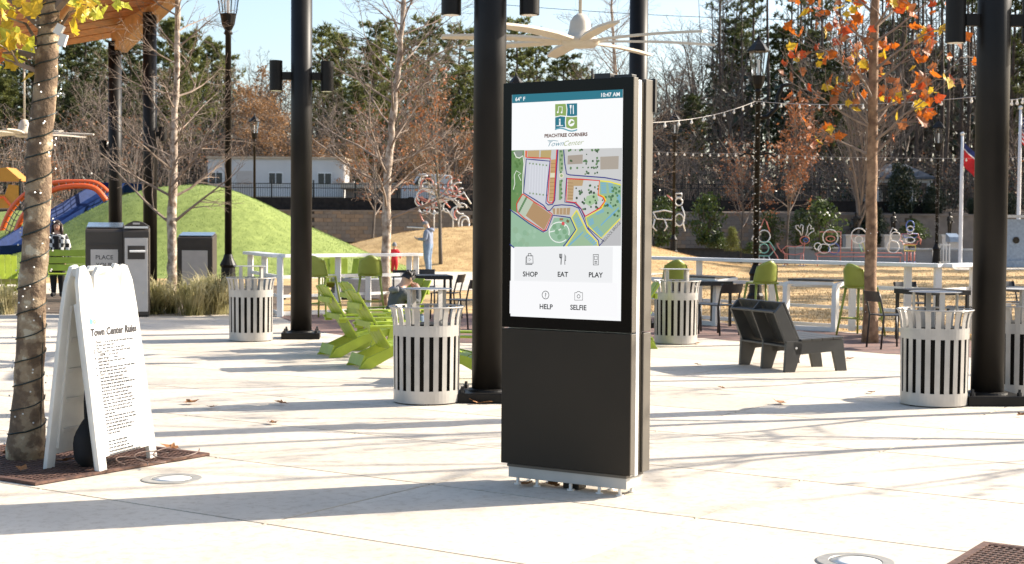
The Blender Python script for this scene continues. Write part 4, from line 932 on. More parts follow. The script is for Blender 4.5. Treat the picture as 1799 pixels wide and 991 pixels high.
# ---------------------------------------------------------------- solar compactor bins
def solar_bin(loc, rz, label, w, h, slot=False, words=None):
    t = thing('solar_bin', label, 'bin', loc, rz)                # front faces -y
    d = .68
    mb = MB(); mb.prism([(-d / 2, .03), (d / 2, .03), (d / 2, h - .03), (d / 2 - .05, h + .05 if not slot else h), (-d / 2 + .02, h - .04), (-d / 2, h - .08)], w, (0, 0, 0), (0, 1, 0), (0, 0, 1)); mb.build('body', 'belly_brown', t, bevel=.012)
    mb = MB(); mb.box((0, 0, .015), (w - .06, d - .06, .03)); mb.build('base', 'black_metal', t)
    if slot:
        mb = MB(); mb.box((0, -d / 2 - .006, h * .44 + .05), (w - .05, .012, h * .82)); fp = mb.build('front_panel', 'panel_pale', t, bevel=.004)
        mb = MB(); mb.box((.0, -d / 2 - .016, h * .72), (w * .66, .008, h * .15)); mb.build('slot_frame', 'belly_brown', fp)
        mb = MB(); mb.box((.02, -d / 2 - .05, h * .735), (w * .6, .06, .02), Matrix.Rotation(.4, 3, 'X')); mb.build('slot_handle', 'kiosk_silver', fp)
        mb = MB(); n = 10; mb.prism([(-w / 2 + .01, 0)] + [(-w / 2 + .01 + (w - .02) * i / n, .02 + .09 * math.sin(math.pi * i / n)) for i in range(n + 1)] + [(w / 2 - .01, 0)], d * .9, (0, 0, h + .002), (1, 0, 0), (0, 0, 1)); mb.build('arched_hood', 'belly_brown', t)
        mb = MB(); mb.box((0, -d / 2 - .004, h + .0), (w - .04, .012, .035)); mb.build('trim', 'kiosk_silver', t)
        mb = MB(); mb.box((0, -d * .45 - .003, h + .065), (.12, .006, .03)); mb.build('badge', 'panel_pale', t)
    else:
        mb = MB(); mb.box((0, .03, h + .035), (w * .94, d * .82, .02), Matrix.Rotation(.14, 3, 'X')); mb.build('solar_panel', 'solar', t)
        mb = MB(); mb.box((0, -d / 2 - .006, h * .80), (w - .04, .012, .02)); mb.build('trim', 'belly_brown', t)
        mb = MB(); mb.box((0, -d / 2 - .005, h * .44), (w * .72, .01, h * .62)); fp = mb.build('advert_panel', 'panel_pale', t)
        if words:
            for i, s in enumerate(words): text(s, .105, 'ink', fp, (0, -d / 2 - .012, h * .64 - i * .135), (1, 0, 0), (0, 0, 1), 'lettering', 'CENTER', 0, .001)
    return t
sb = G(176, 556); solar_bin(sb + V((0, .34, 0)), .22, 'brown solar compactor bin with a PLACE YOUR ADVERT panel', .64, 1.56, False, ['PLACE', 'YOUR', 'ADVERT'])
sb2 = G(228, 557); solar_bin(sb2 + V((.05, .30, 0)), .22, 'pale fronted recycling bin with a dark slot, joined beside the advert bin', .44, 1.56, True)
sb3 = G(341, 517); solar_bin(sb3 + V((0, .34, 0)), .05, 'dark solar bin with a blank pale panel behind the ornamental grass', .82, 1.36, False)
# ---------------------------------------------------------------- trees
def rv(rng): return V((rng.gauss(0, 1), rng.gauss(0, 1), rng.gauss(0, 1)))
def grow(out, rng, p, d, L, r, lev, T):
    n = max(3, int(L / T['seg'][lev])); pts = [p.copy()]; rad = [r]; ds = []
    for i in range(n):
        d = (d + rv(rng) * T['wob'][lev] + Z * T['up'][lev]).normalized(); p = p + d * (L / n); pts.append(p.copy()); rad.append(max(T['rmin'], r * (1 - (i + 1) / n * (1 - T['tip'])))); ds.append(d.copy())
    out.append((pts, rad, lev))
    if lev >= T['max']: return
    for k in range(T['n'][lev]):
        f = T['f0'][lev] + (1 - T['f0'][lev]) * (k + rng.random()) / T['n'][lev]; i = min(n - 1, int(f * n)); q = pts[i].lerp(pts[i + 1], f * n - i)
        ax = ds[i].orthogonal().normalized(); ax = Quaternion(ds[i], rng.uniform(0, 6.283) if lev else k * 2.4 + rng.uniform(-.5, .5)) @ ax
        ang = T['ang'][lev] * rng.uniform(.75, 1.25); cd = Quaternion(ax, ang) @ ds[i]
        grow(out, rng, q, cd, L * T['lr'][lev] * (1.08 - T['fall'] * f) * rng.uniform(.7, 1.15), min(rad[i] * .62, r * .5), lev + 1, T)
def tubes(lines, lo=0, hi=9, sides=(9, 5, 4, 3, 3)):
    mb = MB()
    for pts, rad, lev in lines:
        if lo <= lev <= hi: mb.tube(pts, rad, sides[min(lev, 4)], cap=lev == 0)
    return mb
BARE = dict(seg=[.9, .5, .4, .35], wob=[.05, .12, .16, .2], up=[.03, .05, .04, .03], rmin=.008, tip=.2, max=3, n=[16, 7, 5], f0=[.22, .2, .2], ang=[.75, .7, .7], lr=[.42, .5, .5], fall=.55)
def bare_lines(seed, H, r, **kw):
    T = dict(BARE); T.update(kw); out = []; rng = random.Random(seed); grow(out, rng, V((0, 0, -.1)), Z.copy(), H, r, 0, T); return out
def leaf_bits(mb, rng, c, n, spread, s0, s1, flat=.0):
    for k in range(n):
        p = c + V((rng.gauss(0, spread), rng.gauss(0, spread), rng.gauss(0, spread * .8))); a = rv(rng).normalized(); b = a.cross(rv(rng)).normalized(); s = rng.uniform(s0, s1)
        mb.add([p - a * s, p + b * s * .45, p + a * s, p - b * s * .45], [(0, 1, 2, 3)])
def pine_meshes(seed, H=18.0, cf=.42, wid=3.0, m='needles', dens=1.0):
    rng = random.Random(seed); trunk = MB(); n = 10; pts = [V((.10 * math.sin(i * .7 + seed), .10 * math.cos(i * .9), H * i / n)) for i in range(n + 1)]; pts[0].z = -.3
    trunk.tube(pts, [.21 * (1 - .82 * i / n) + .02 for i in range(n + 1)], 8); cr = MB(); nl = int(46 * dens)
    for k in range(nl):
        f = (k + rng.random()) / nl; z = H * (cf + (1 - cf) * f); w = wid * (math.sin(math.pi * (.12 + .80 * (1 - f) ** .8 if f > .15 else .35 + f * 2)) ** .7) * rng.uniform(.55, 1.1) * (1 - .35 * f)
        a = k * 2.4 + rng.uniform(-.5, .5); d = V((math.cos(a), math.sin(a), rng.uniform(.05, .5))); p0 = V((pts[min(9, int(z / H * n))].x, pts[min(9, int(z / H * n))].y, z))
        L = [p0 + d * (w * t) + Z * (.25 * w * t * t) for t in (0, .35, .7, 1)]; trunk.tube(L, [.05, .035, .025, .012], 3, cap=False)
        for q in range(int(14 * dens)):
            t = rng.uniform(.3, 1.05); c = p0 + d * (w * t) + Z * (.25 * w * t * t) + V((rng.gauss(0, .28), rng.gauss(0, .28), rng.gauss(0, .14)))
            for b in range(17):
                e = (rv(rng).normalized() + Z * .35) * rng.uniform(.22, .44); s = e.cross(rv(rng)).normalized() * .058; cr.add([c - s, c + s, c + e], [(0, 1, 2)])
    return trunk.mesh('trunk', 'bark_pine', True), cr.mesh('crown', m)
PINES = [pine_meshes(1, 18, .38, 3.4), pine_meshes(2, 18, .30, 3.0, 'needles_dark', 1.2), pine_meshes(3, 18, .58, 3.4, 'needles', .8), pine_meshes(4, 18, .12, 3.3, 'needles', 1.5), pine_meshes(5, 24, .62, 2.6, 'needles_dark', .6), pine_meshes(6, 24, .70, 2.6, 'needles_dark', .5)]
PH = [18, 18, 18, 18, 24, 24]
BT = []
for i in range(6):
    L = bare_lines(20 + i, 12, .13, n=[20, 7, 4], f0=[.15, .15, .2], lr=[.36, .5, .55]); BT.append((tubes(L, 0, 0).mesh('trunk', 'twig_grey', True), tubes(L, 1, 9).mesh('crown', 'twig_brown' if i % 2 else 'twig')))
def rusty(seed, H, m, nleaf, r=.07, spread=.12, s=(.05, .09), **kw):
    L = bare_lines(seed, H, r, **kw); rng = random.Random(seed); tr = tubes(L, 0, 0).mesh('trunk', 'twig_grey', True); cr = tubes(L, 1, 9); cr.mi = 1
    tips = [l for l in L if l[2] >= 2]; 
    for k in range(nleaf):
        l = rng.choice(tips); leaf_bits(cr, rng, l[0][rng.randrange(1, len(l[0]))], 2, spread, *s)
    return tr, cr.mesh('crown', ['twig', m])
RUST = [rusty(31, 6, 'leaf_rust', 900, n=[18, 6, 4], f0=[.3, .15, .2], lr=[.4, .5, .5], up=[.03, .12, .06, .03]), rusty(32, 6, 'leaf_rust', 300, n=[18, 6, 4], f0=[.3, .15, .2], lr=[.4, .5, .5], up=[.03, .12, .06, .03]), rusty(33, 8, 'leaf_tan', 1000, .08, .2, (.08, .14), n=[16, 7, 4])]
def place(kindname, meshes, loc, sc, rz, label, cat='tree', group=None):
    t = thing(kindname, label, cat, loc, rz, group); 
    link_mesh('trunk', meshes[0], t, (0, 0, 0), None, sc); link_mesh('crown', meshes[1], t, (0, 0, 0), None, sc); return t
rng = random.Random(77)
def forest(kindname, lib, Hs, u, vtop, d, label, group, wide=1.0):
    x = P(u, 400, d).x; z = hillz(x, d) if d > 77 else 0; top = P(u, vtop, d).z; i = rng.randrange(len(lib)) if isinstance(lib, list) else 0; m = lib[i]; s = (top - z) / Hs[i]
    return place(kindname, m, (x, d, z - .05), (s * wide, s * wide, s), rng.uniform(0, 6.28), label, 'tree', group)
FP = lambda idx: ([PINES[i] for i in idx], [PH[i] for i in idx])
# left wood
g = 'pines in the wood at the left'; lb = 'dark green pine in the wood behind the timber pavilion and play mound'
for u, v, d in ((-40, 40, 104), (20, 95, 112), (60, 60, 100), (118, 75, 108), (150, 40, 103), (178, 88, 116), (228, 62, 101), (245, 110, 112), (10, 140, 98), (135, 150, 98)): forest('pine_tree', *FP((1, 3, 0)), u, v, d, lb, g, 1.25)
g = 'pines between the lamp post and timber beam'; lb = 'pine with patchy crown between the timber beam and the lamp post'
for u, v, d in ((300, 38, 112), (335, 62, 106), (372, 74, 114), (395, 100, 118), (318, 120, 100)): forest('pine_tree', *FP((0, 3)), u, v, d, lb, g)
for u, v, d, lb in ((566, 52, 112, 'slim pine top just right of the post with twin lamps'), (598, 66, 106, 'pine crown between the twin lamp post and the dense evergreen'), (655, 78, 98, 'dense bright green evergreen in the middle of the far tree line'), (668, 42, 116, 'tall flat topped pine behind the pale birch'), (752, 36, 112, 'tall pine right of the pale birch top'), (722, 60, 118, 'distant pine immediately right of the pale birch trunk'), (806, 52, 108, 'pine crown just left of the thick post'), (815, 120, 100, 'lower pine beside the thick post left of the kiosk'), (905, 38, 106, 'pine crown just right of the thick post, above the kiosk corner'), (940, 75, 110, 'pine crown above the left half of the kiosk'), (988, 98, 112, 'small pine top above the middle of the kiosk'), (1010, 118, 116, 'grey green pine top behind the fan rod'), (630, 150, 94, 'bushy evergreen at the foot of the dense evergreen')):
    forest('pine_tree', *(FP((3,)) if 'ense' in lb or 'bushy' in lb else FP((0, 2))), u, v, d, lb, None, 1.15)
# tall stand at the right
g = 'tall pine trunks at the right'; lb = 'tall straight pine with dark trunk in the wood at the right'
for u, v, d in ((1262, -120, 104), (1300, -60, 98), (1318, -140, 112), (1345, -160, 108), (1388, -100, 92), (1402, -160, 116), (1440, -140, 104), (1470, -180, 120), (1500, -150, 106), (1530, -180, 98), (1562, -200, 112), (1580, -150, 95), (1598, -220, 118), (1616, -190, 104), (1632, -160, 122), (1650, -200, 98), (1668, -170, 110), (1684, -200, 92), (1700, -180, 116), (1720, -150, 104), (1748, -170, 100), (1775, -160, 96), (1790, -190, 110), (1815, -200, 98), (1850, -160, 104), (1420, -90, 125), (1545, -140, 126), (1608, -160, 90), (1660, -180, 88), (1696, -160, 99)):
    forest('pine_tree', *FP((4, 5)), u, v, d, lb, g, .8)
g = 'bare trees at the right'; lb = 'bare leafless tree in the wood right of the kiosk'
for u, v, d in ((1040, 115, 112), (1075, 108, 104), (1105, 95, 116), (1145, 105, 100), (1165, 80, 110), (1192, 95, 96), (1215, 70, 106), (1240, 60, 118), (1265, 90, 94), (1290, 120, 100), (1410, 120, 94), (1450, 80, 110), (1480, 140, 92), (1515, 60, 104), (1590, 90, 96), (1640, 60, 108), (1675, 100, 92), (1760, 80, 98), (1795, 120, 90), (1565, 120, 90), (1715, 60, 112)): forest('bare_tree', BT, [12] * 6, u, v, d, lb, g)
g = 'bare trees at the left'; lb = 'bare pale twigged tree in the wood left of the kiosk'
for u, v, d in ((70, 130, 95), (125, 150, 92), (165, 170, 90), (190, 120, 96), (232, 160, 92), (290, 150, 94), (345, 140, 98), (415, 120, 104), (440, 105, 108), (465, 130, 98), (490, 150, 94), (560, 170, 92), (590, 190, 90), (615, 160, 96), (700, 140, 94), (735, 130, 100), (770, 120, 96), (800, 110, 106), (830, 180, 92), (905, 130, 98), (945, 140, 94), (980, 150, 98)): forest('bare_tree', BT, [12] * 6, u, v, d, lb, g)
g = 'russet leaved trees in the far wood'; lb = 'small tree holding russet leaves along the far tree line left of the kiosk'
for u, v, d in ((425, 140, 96), (470, 170, 92), (505, 190, 90), (580, 250, 88), (620, 255, 86), (700, 230, 90), (745, 250, 86), (790, 240, 88), (820, 250, 86), (735, 180, 98)): forest('russet_tree', [RUST[2]], [8], u, v, d, lb, g, 1.1)
for u, v, d, lb in ((1372, 52, 112, 'dark evergreen crown right of the lamp post lantern'), (1455, 110, 96, 'dark green evergreen behind the russet young tree'), (1425, 60, 122, 'dark evergreen far back, left of the orange leaves'), (1290, 40, 120, 'dark evergreen crown left of the lantern with the curved arm'), (1215, 170, 100, 'low dark evergreen in the wood near the kiosk edge'), (1570, 40, 124, 'dark evergreen far behind the orange leaved tree'), (1770, 60, 104, 'evergreen with autumn glow right of the thick right post'), (1640, 90, 126, 'dark evergreen among the tall trunks')):
    forest('pine_tree', *FP((1,)), u, v, d, lb, None, 1.35)
g = 'pines left of the picture'; lb = 'pine in the wood beyond the left edge of the photo'
for u, v, d in ((-100, 60, 102), (-150, 90, 110), (-205, 50, 104), (-260, 80, 112), (-320, 60, 103)): forest('pine_tree', *FP((1, 0)), u, v, d, lb, g, 1.25)
g = 'pines right of the picture'; lb = 'pine in the wood beyond the right edge of the photo'
for x, d in ((33, 82), (37, 88), (41, 83), (46, 90), (52, 84), (58, 92), (38, 98), (34, 93), (64, 86), (44, 100), (30, 72), (36, 66), (20, 33), (24, 40.5), (28, 49), (33, 57)):
    place('pine_tree', PINES[(int(x) % 2) + 0], (x, d, hillz(x, d) - .05 if d > 77 else -.05), .95, x, lb, 'tree', g)
# stuff: distant wood and brush
def far_wood():
    rng = random.Random(5); mb = MB()
    for k in range(740):
        u = rng.uniform(-380, 2180); d = rng.uniform(112, 168); p = P(u, 400, d); z0 = hillz(p.x, d); vt = rng.uniform(110, 190) if u < 1220 else rng.uniform(-60, 130)
        H = P(u, vt, d).z - z0; x = p.x; r = rng.uniform(.08, .2); mb.mi = 0
        top = V((x + rng.gauss(0, .5), d, z0 + H)); mb.tube([(x, d, z0 - .3), (x + rng.gauss(0, .2), d, z0 + H * .5), top], [r, r * .7, .02], 4, cap=False)
        for q in range(20):
            f = rng.uniform(.25, .98); b = V((x, d, z0 + H * f)); a = rng.uniform(0, 6.28); L = H * .22 * (1.1 - f) * rng.uniform(.5, 1.3) + .6; e = b + V((math.cos(a), math.sin(a), rng.uniform(.4, 1.2))) * L
            mid = b.lerp(e, .5) + rv(rng) * .15; mb.tube([b, mid, e], [.04, .028, .012], 3, cap=False)
            for w in range(3): s = b.lerp(e, rng.uniform(.3, .9)); mb.tube([s, s + (V((rng.gauss(0, 1), rng.gauss(0, 1), rng.uniform(.2, 1.2)))) * L * .3], [.022, .01], 3, cap=False)
    tag(mb.build('far_wood', 'twig_brown'), 'grey brown mass of the distant leafless wood', 'trees', kind='stuff')
far_wood()
def brush():
    rng = random.Random(6); mb = MB()
    for k in range(5200):
        u = rng.uniform(-330, 2130); d = rng.uniform(83, 106); d = max(d, 91) if 345 < u < 780 else d; p = P(u, 400, d); z0 = hillz(p.x, d) - .1; H = rng.uniform(1.2, 4.8) * (1.35 if u < 1250 else .9); a = rng.uniform(0, 6.28); lean = rng.uniform(.15, 1.1) * H
        b = V((p.x, d, z0)); m = b + V((math.cos(a) * lean * .3, math.sin(a) * lean * .3, H * .65)); e = b + V((math.cos(a) * lean, math.sin(a) * lean, H * rng.uniform(.65, 1))); mb.mi = rng.choice([0, 0, 1, 1, 2]); mb.tube([b, m, e], [.022, .015, .006], 3, cap=False)
        for w in range(3): s = m.lerp(e, rng.random()); mb.tube([s, s + V((rng.gauss(0, .5), rng.gauss(0, .5), rng.uniform(.1, .7)))], [.010, .005], 3, cap=False)
        if rng.random() < .30: mb.mi = 3 if rng.random() < .6 else 4; leaf_bits(mb, rng, m.lerp(e, .5), 9, .35, .05, .10)
        if rng.random() < .05: mb.mi = 5; leaf_bits(mb, rng, b + Z * rng.uniform(.5, 2), 60, .5, .07, .14)
    tag(mb.build('brush', ['twig', 'twig_brown', 'twig_grey', 'leaf_tan', 'leaf_rust', 'leaf_dark']), 'tangled leafless undergrowth along the edge of the wood', 'undergrowth', kind='stuff')
brush()
def shade_foliage():  # dark leaf clumps added to give the wood its shaded depth
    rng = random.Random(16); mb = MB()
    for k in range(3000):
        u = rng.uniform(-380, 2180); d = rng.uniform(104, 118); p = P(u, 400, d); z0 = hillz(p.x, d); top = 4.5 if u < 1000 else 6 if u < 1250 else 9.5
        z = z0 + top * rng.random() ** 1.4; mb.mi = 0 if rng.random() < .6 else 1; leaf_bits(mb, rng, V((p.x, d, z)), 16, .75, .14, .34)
    tag(mb.build('shade_foliage', ['leaf_dark', 'shade_foliage_brown']), 'dark leaf clumps added for the shade deep in the wood', 'undergrowth', kind='stuff')
mat('shade_foliage_brown', (.05, .036, .024), rough=.9, var=.4, scale=.6)
shade_foliage()
# small russet and bare ornamental trees on the lawn
for u, v, vt, i, lb, d in ((1381, 463, 205, 0, 'young tree with russet leaves beside the tall lamp post with the curved arm', None), (1302, 452, 270, 1, 'bare young tree left of the lamp post with the curved arm', 72), (775, 452, 150, 1, 'thin young tree with a grey trunk right of the man in the hoodie', 55), (655, 440, 215, 1, 'thin bare sapling behind the tan mound, left of the birch trunk', 74), (82, 440, 300, 1, 'bare sapling on the play mound near the slide', 62)):
    p = G(u, v) if d is None else P(u, 430, d); p.z = 0; H = P(u, vt, p.y).z; place('young_tree', RUST[i], p, H / 6, u, lb)
p = P(1503, 410, 74); place('bare_shrub_tree', tuple(x for x in (lambda L: (tubes(L, 0, 0).mesh('trunk', 'twig_grey', True), tubes(L, 1, 9).mesh('crown', 'twig')))(bare_lines(55, 5, .10, n=[26, 7, 5], f0=[.22, .1, .1], ang=[.45, .4, .5], lr=[.75, .45, .5], up=[.03, .10, .08, .05], wob=[.04, .06, .1, .12]))), (p.x, 74, .3), 1.35, 0, 'vase shaped bare tree behind the statues, left of the orange leaved tree')
# evergreen shrubs
def shrub_mesh(seed, n, prof, m, s=(.05, .10), stem='twig_brown'):
    rng = random.Random(seed); mb = MB()
    for k in range(n):
        f = rng.random(); r = prof(f) * rng.random() ** .45; a = rng.uniform(0, 6.283); p = V((r * math.cos(a), r * math.sin(a), f)); p += V((p.x, p.y, p.z * .25)) * .75 * noise.noise(p * 3.5 + V((seed * 7, 0, 0)))
        leaf_bits(mb, rng, p, 3, .04, *s)
    t = MB()
    for k in range(6): a = k; t.tube([(0, 0, -.03), (.1 * math.cos(a), .1 * math.sin(a), .35), (.22 * math.cos(a), .22 * math.sin(a), .75)], [.03, .02, .008], 4)
    return t.mesh('stems', stem), mb.mesh('foliage', m)
SH = [shrub_mesh(1, 460, lambda f: .42 * math.sin(math.pi * (.12 + .8 * f)) ** .8, 'leaf_green', (.035, .06)), shrub_mesh(2, 1500, lambda f: .34 * (1 - f) ** .6 + .05, 'needles', (.02, .035)), shrub_mesh(3, 1700, lambda f: .55 * math.sin(math.pi * (.15 + .78 * f)) ** .7, 'leaf_dark', (.03, .05)), shrub_mesh(4, 800, lambda f: .6 * math.sqrt(max(0, 1 - f)) , 'leaf_green', (.04, .07))]
def shrub(i, u, vb, vt, d, label, wide=1.0):
    x = P(u, 400, d).x; zb = max(0, P(u, vb, d).z) if d < 77 else hillz(x, d); H = P(u, vt, d).z - zb; t = thing('evergreen_shrub', label, 'shrub', (x, d, zb), u)
    link_mesh('stems', SH[i][0], t, None, None, (H * wide, H * wide, H)); link_mesh('foliage', SH[i][1], t, None, None, (H * wide, H * wide, H))
for a in ((0, 1241, 428, 346, 71, 'tall leafy green shrub in front of the wall, right of the kiosk', .9), (1, 1287, 440, 400, 69, 'small cone shaped evergreen shrub on the slope of the tan mound', 1.0), (3, 1262, 436, 408, 70, 'low green shrub between the leafy one and the cone shaped one', 1.2), (0, 1352, 430, 375, 73, 'green shrub behind the russet young tree, beside the lamp post', 1.0), (0, 1408, 430, 372, 73, 'loose green shrub right of the russet young tree', 1.0), (0, 1445, 440, 355, 71, 'bright leafy green shrub left of the statues', .9), (0, 1165, 430, 350, 70, 'green shrub at the kiosk edge behind the light figures', .8), (2, 1583, 420, 292, 77.5, 'large dark magnolia in front of the pavilion roof', .62), (2, 1640, 425, 330, 78, 'dark evergreen right of the magnolia', .8), (2, 1708, 430, 350, 78, 'dark evergreen behind the flagpole with the red flag', .8), (2, 1772, 420, 340, 78, 'dark evergreen behind the memorial stone', .8), (3, 1605, 420, 385, 74, 'mid green shrub below the magnolia', 1.3), (2, 1530, 430, 370, 75, 'dark shrub behind the orange leaved tree trunk', .9), (3, 1320, 445, 425, 68, 'low dark shrub left of the lamp post foot', 1.3)): shrub(*a)
# ornamental grass clumps
def grass_clump(seed, n=260, H=.85, spread=1.0):
    rng = random.Random(seed); mb = MB()
    for k in range(n):
        a = rng.uniform(0, 6.283); b = V((rng.gauss(0, .09), rng.gauss(0, .09), 0)); L = H * rng.uniform(.55, 1.1); o = V((math.cos(a), math.sin(a), 0)) * spread * rng.uniform(.15, 1.1); w = V((-math.sin(a), math.cos(a), 0)) * .008
        m = b + o * .35 + Z * L * .7; e = b + o + Z * L * rng.uniform(.35, 1.0); mb.add([b - w, b + w, m + w, m - w, e], [(0, 1, 2, 3), (3, 2, 4)])
    return mb.mesh('ornamental_grass', 'grass_clump')
GR = [grass_clump(i) for i in range(3)]
for i, (u, v, s, lb) in enumerate(((268, 552, 1.0, 'ornamental grass clump right of the pale recycling bin'), (338, 554, .95, 'ornamental grass clump below the blank panel bin, left one'), (378, 552, 1.1, 'ornamental grass clump left of the far left trash can'), (410, 548, .9, 'ornamental grass clump hidden behind the far left trash can'), (10, 552, .8, 'ornamental grass clump at the left edge'), (300, 551, .7, 'small ornamental grass clump at the foot of the left birch'), (815, 456, 1.25, 'ornamental grass clump right of the man in the hoodie'), (735, 452, .9, 'ornamental grass clump left of the man in the hoodie'), (768, 455, 1.0, 'ornamental grass clump at the foot of the thin young tree'), (356, 530, .8, 'ornamental grass clump right in front of the blank panel bin'), (210, 500, .8, 'ornamental grass behind the advert bin'))):
    p = G(u, v); tag(link_mesh('ornamental_grass', GR[i % 3], None, p, (0, 0, i * 1.3), s), lb, 'grass')
# ---- river birches
def birch(u, vb, path, r, seed, label, n0=34):
    p = G(u, vb); t = thing('birch_tree', label, 'tree', p); rng = random.Random(seed); pts = [P(a, b, p.y) - p for a, b in path]; pts[0].z = -.05; out = []
    fine = []
    for a, b in zip(pts[:-1], pts[1:]):
        for k in range(6): fine.append(a.lerp(b, k / 6) + V((rng.gauss(0, .012), rng.gauss(0, .012), 0)))
    fine.append(pts[-1]); n = len(fine); rad = [max(.012, r * (1 - .86 * i / n)) * (1 + .10 * rng.uniform(-1, 1)) for i in range(n)]
    mb = MB(); mb.tube(fine, rad, 12); mb.build('trunk', 'bark_birch', t, smooth=True)
    T = dict(seg=[.5, .38, .3, .3], wob=[.05, .10, .13, .15], up=[0, .035, .02, 0], rmin=.003, tip=.12, max=3, n=[0, 9, 5], f0=[.2, .2, .25], ang=[.7, .65, .6], lr=[.5, .48, .5], fall=.5)
    for k in range(n0):
        f = .22 + .76 * (k + rng.random()) / n0; i = int(f * (n - 1)); a = k * 2.4; el = rng.uniform(.3, .75); d = V((math.cos(a), math.sin(a), math.tan(el))).normalized()
        grow(out, rng, fine[i], d, rng.uniform(1.3, 2.6) * (1.15 - .55 * f), rad[i] * .36, 1, T)
    tubes(out, 0, 9, (6, 5, 4, 3, 3)).build('crown', 'twig', t); return t
birch(300, 528, [(300, 528), (302, 440), (305, 300), (309, 170), (314, 0), (318, -160), (322, -330)], .115, 3, 'birch with peeling bark left of the lamp post, branches bare', 44)
birch(676, 541, [(676, 541), (678, 440), (680, 330), (690, 200), (702, 100), (711, -10), (722, -150), (730, -300)], .108, 4, 'pale birch with bare branches in the middle, left of the thick post', 54)
birch(1085, 500, [(1085, 500), (1087, 300), (1082, 150), (1076, 40), (1070, -140)], .09, 9, 'bare branched birch hidden behind the kiosk, its twigs reaching over the fan', 40)
# ---- orange leaved young tree
def string_wrap(par, pts, rad, turns, seed, name='string_lights', bulbs=90, br=.010, wr=.005):
    rng = random.Random(seed); n = turns * 14; w = []; 
    def at(f):
        k = f * (len(pts) - 1); i = min(len(pts) - 2, int(k)); return pts[i].lerp(pts[i + 1], k - i), rad[i] + (rad[i + 1] - rad[i]) * (k - i)
    for i in range(n + 1):
        c, r = at(i / n); a = i / 14 * 2 * math.pi; w.append(c + V((math.cos(a) * (r + wr), math.sin(a) * (r + wr), .012 * math.sin(i * .45) + rng.uniform(-.003, .003))))
    mb = MB(); mb.tube(w, wr, 4, cap=False); o = mb.build('light_wire', 'wire_green', par); mb = MB()
    for k in range(bulbs):
        c, r = at(rng.random()); a = rng.uniform(0, 6.283); e = V((math.cos(a), math.sin(a), rng.uniform(-.6, .6))); q = c + V((math.cos(a), math.sin(a), 0)) * (r + wr); mb.sphere(q + e * .02, br, 6)
    tag(mb.build('bulbs', 'bulb', o), kind='stuff'); return o
def leafy_tree(name, label, base, path, r, limbs, leaves, seed, barkm, lightturns=0, lsize=.17, wts=('leaf_orange',), zmin=0):
    t = thing(name, label, 'tree', base); rng = random.Random(seed); pts = [q - base for q in path]; pts[0].z = -.03; fine = []
    for a, b in zip(pts[:-1], pts[1:]):
        for k in range(8): fine.append(a.lerp(b, k / 8) + V((rng.gauss(0, .005), rng.gauss(0, .005), 0)))
    fine.append(pts[-1]); n = len(fine); rad = [r * (1 + .35 * max(0, 1 - i / 4)) * (1 - .5 * i / n) for i in range(n)]
    mb = MB(); mb.tube(fine, rad, 18); mb.build('trunk', barkm, t, smooth=True); out = []
    T = dict(seg=[.4, .3, .25, .2], wob=[.05, .09, .13, .15], up=[0, .05, .02, 0], rmin=.004, tip=.15, max=3, n=[0, 5, 3], f0=[.2, .25, .25], ang=[.7, .65, .6], lr=[.5, .45, .5], fall=.4)
    for (z, a, el, L, rr) in limbs:
        i = min(n - 1, max(0, min(range(n), key=lambda k: abs(fine[k].z - z)))); d = V((math.cos(a) * math.cos(el), math.sin(a) * math.cos(el), math.sin(el))); grow(out, rng, fine[i], d, L, rr, 1, T)
    cr = tubes(out, 0, 9, (8, 7, 5, 4, 3)).build('crown', barkm if lsize > .2 else 'twig', t)
    cand = [p for pts_, _, lev in out for j, p in enumerate(pts_) if lev >= 2 or j > len(pts_) * .4]; cand = [p for p in cand if zmin < p.z < zmin + 2.5]
    for k in range(leaves):
        p = rng.choice(cand) + V((rng.gauss(0, .06), rng.gauss(0, .06), rng.gauss(-.04, .05))); m = LEAFM[rng.choice(wts)][rng.randrange(3)]
        link_mesh('leaf', m, cr, p, (rng.uniform(-1.6, 1.6), rng.uniform(-1.6, 1.6), rng.uniform(0, 6.28)), lsize * rng.uniform(.7, 1.25))
    return t, fine, rad
b0 = G(1529, 602); lm = []
rg = random.Random(8)
for k in range(26): z = 2.6 + k * .12; lm.append((z, k * 2.4 + rg.uniform(-.4, .4), rg.uniform(.35, .85), rg.uniform(.8, 1.5) * (1.1 - .02 * k), .022))
lm += [(3.05, 3.05, .12, 1.5, .02), (3.0, -.25, .62, 1.7, .02), (3.2, 2.75, .80, 1.9, .022), (2.75, .1, .55, 1.3, .016)]
ot, of, orad = leafy_tree('maple_tree', 'young tree with orange and yellow leaves right of the charcoal lounge seat', b0, [b0, P(1530, 400, b0.y), P(1533, 200, b0.y), P(1537, 0, b0.y), P(1540, -120, b0.y)], .092, lm, 290, 12, 'bark_young', lsize=.19, wts=('leaf_orange', 'leaf_orange', 'leaf_orange', 'leaf_yellow', 'leaf_yellow', 'leaf_red', 'leaf_rust', 'leaf_rust'), zmin=2.75)
string_wrap(ot, [p for p in of if .3 < p.z < 3.1], [q for p, q in zip(of, orad) if .3 < p.z < 3.1], 8, 3, bulbs=16, br=.007, wr=.002)
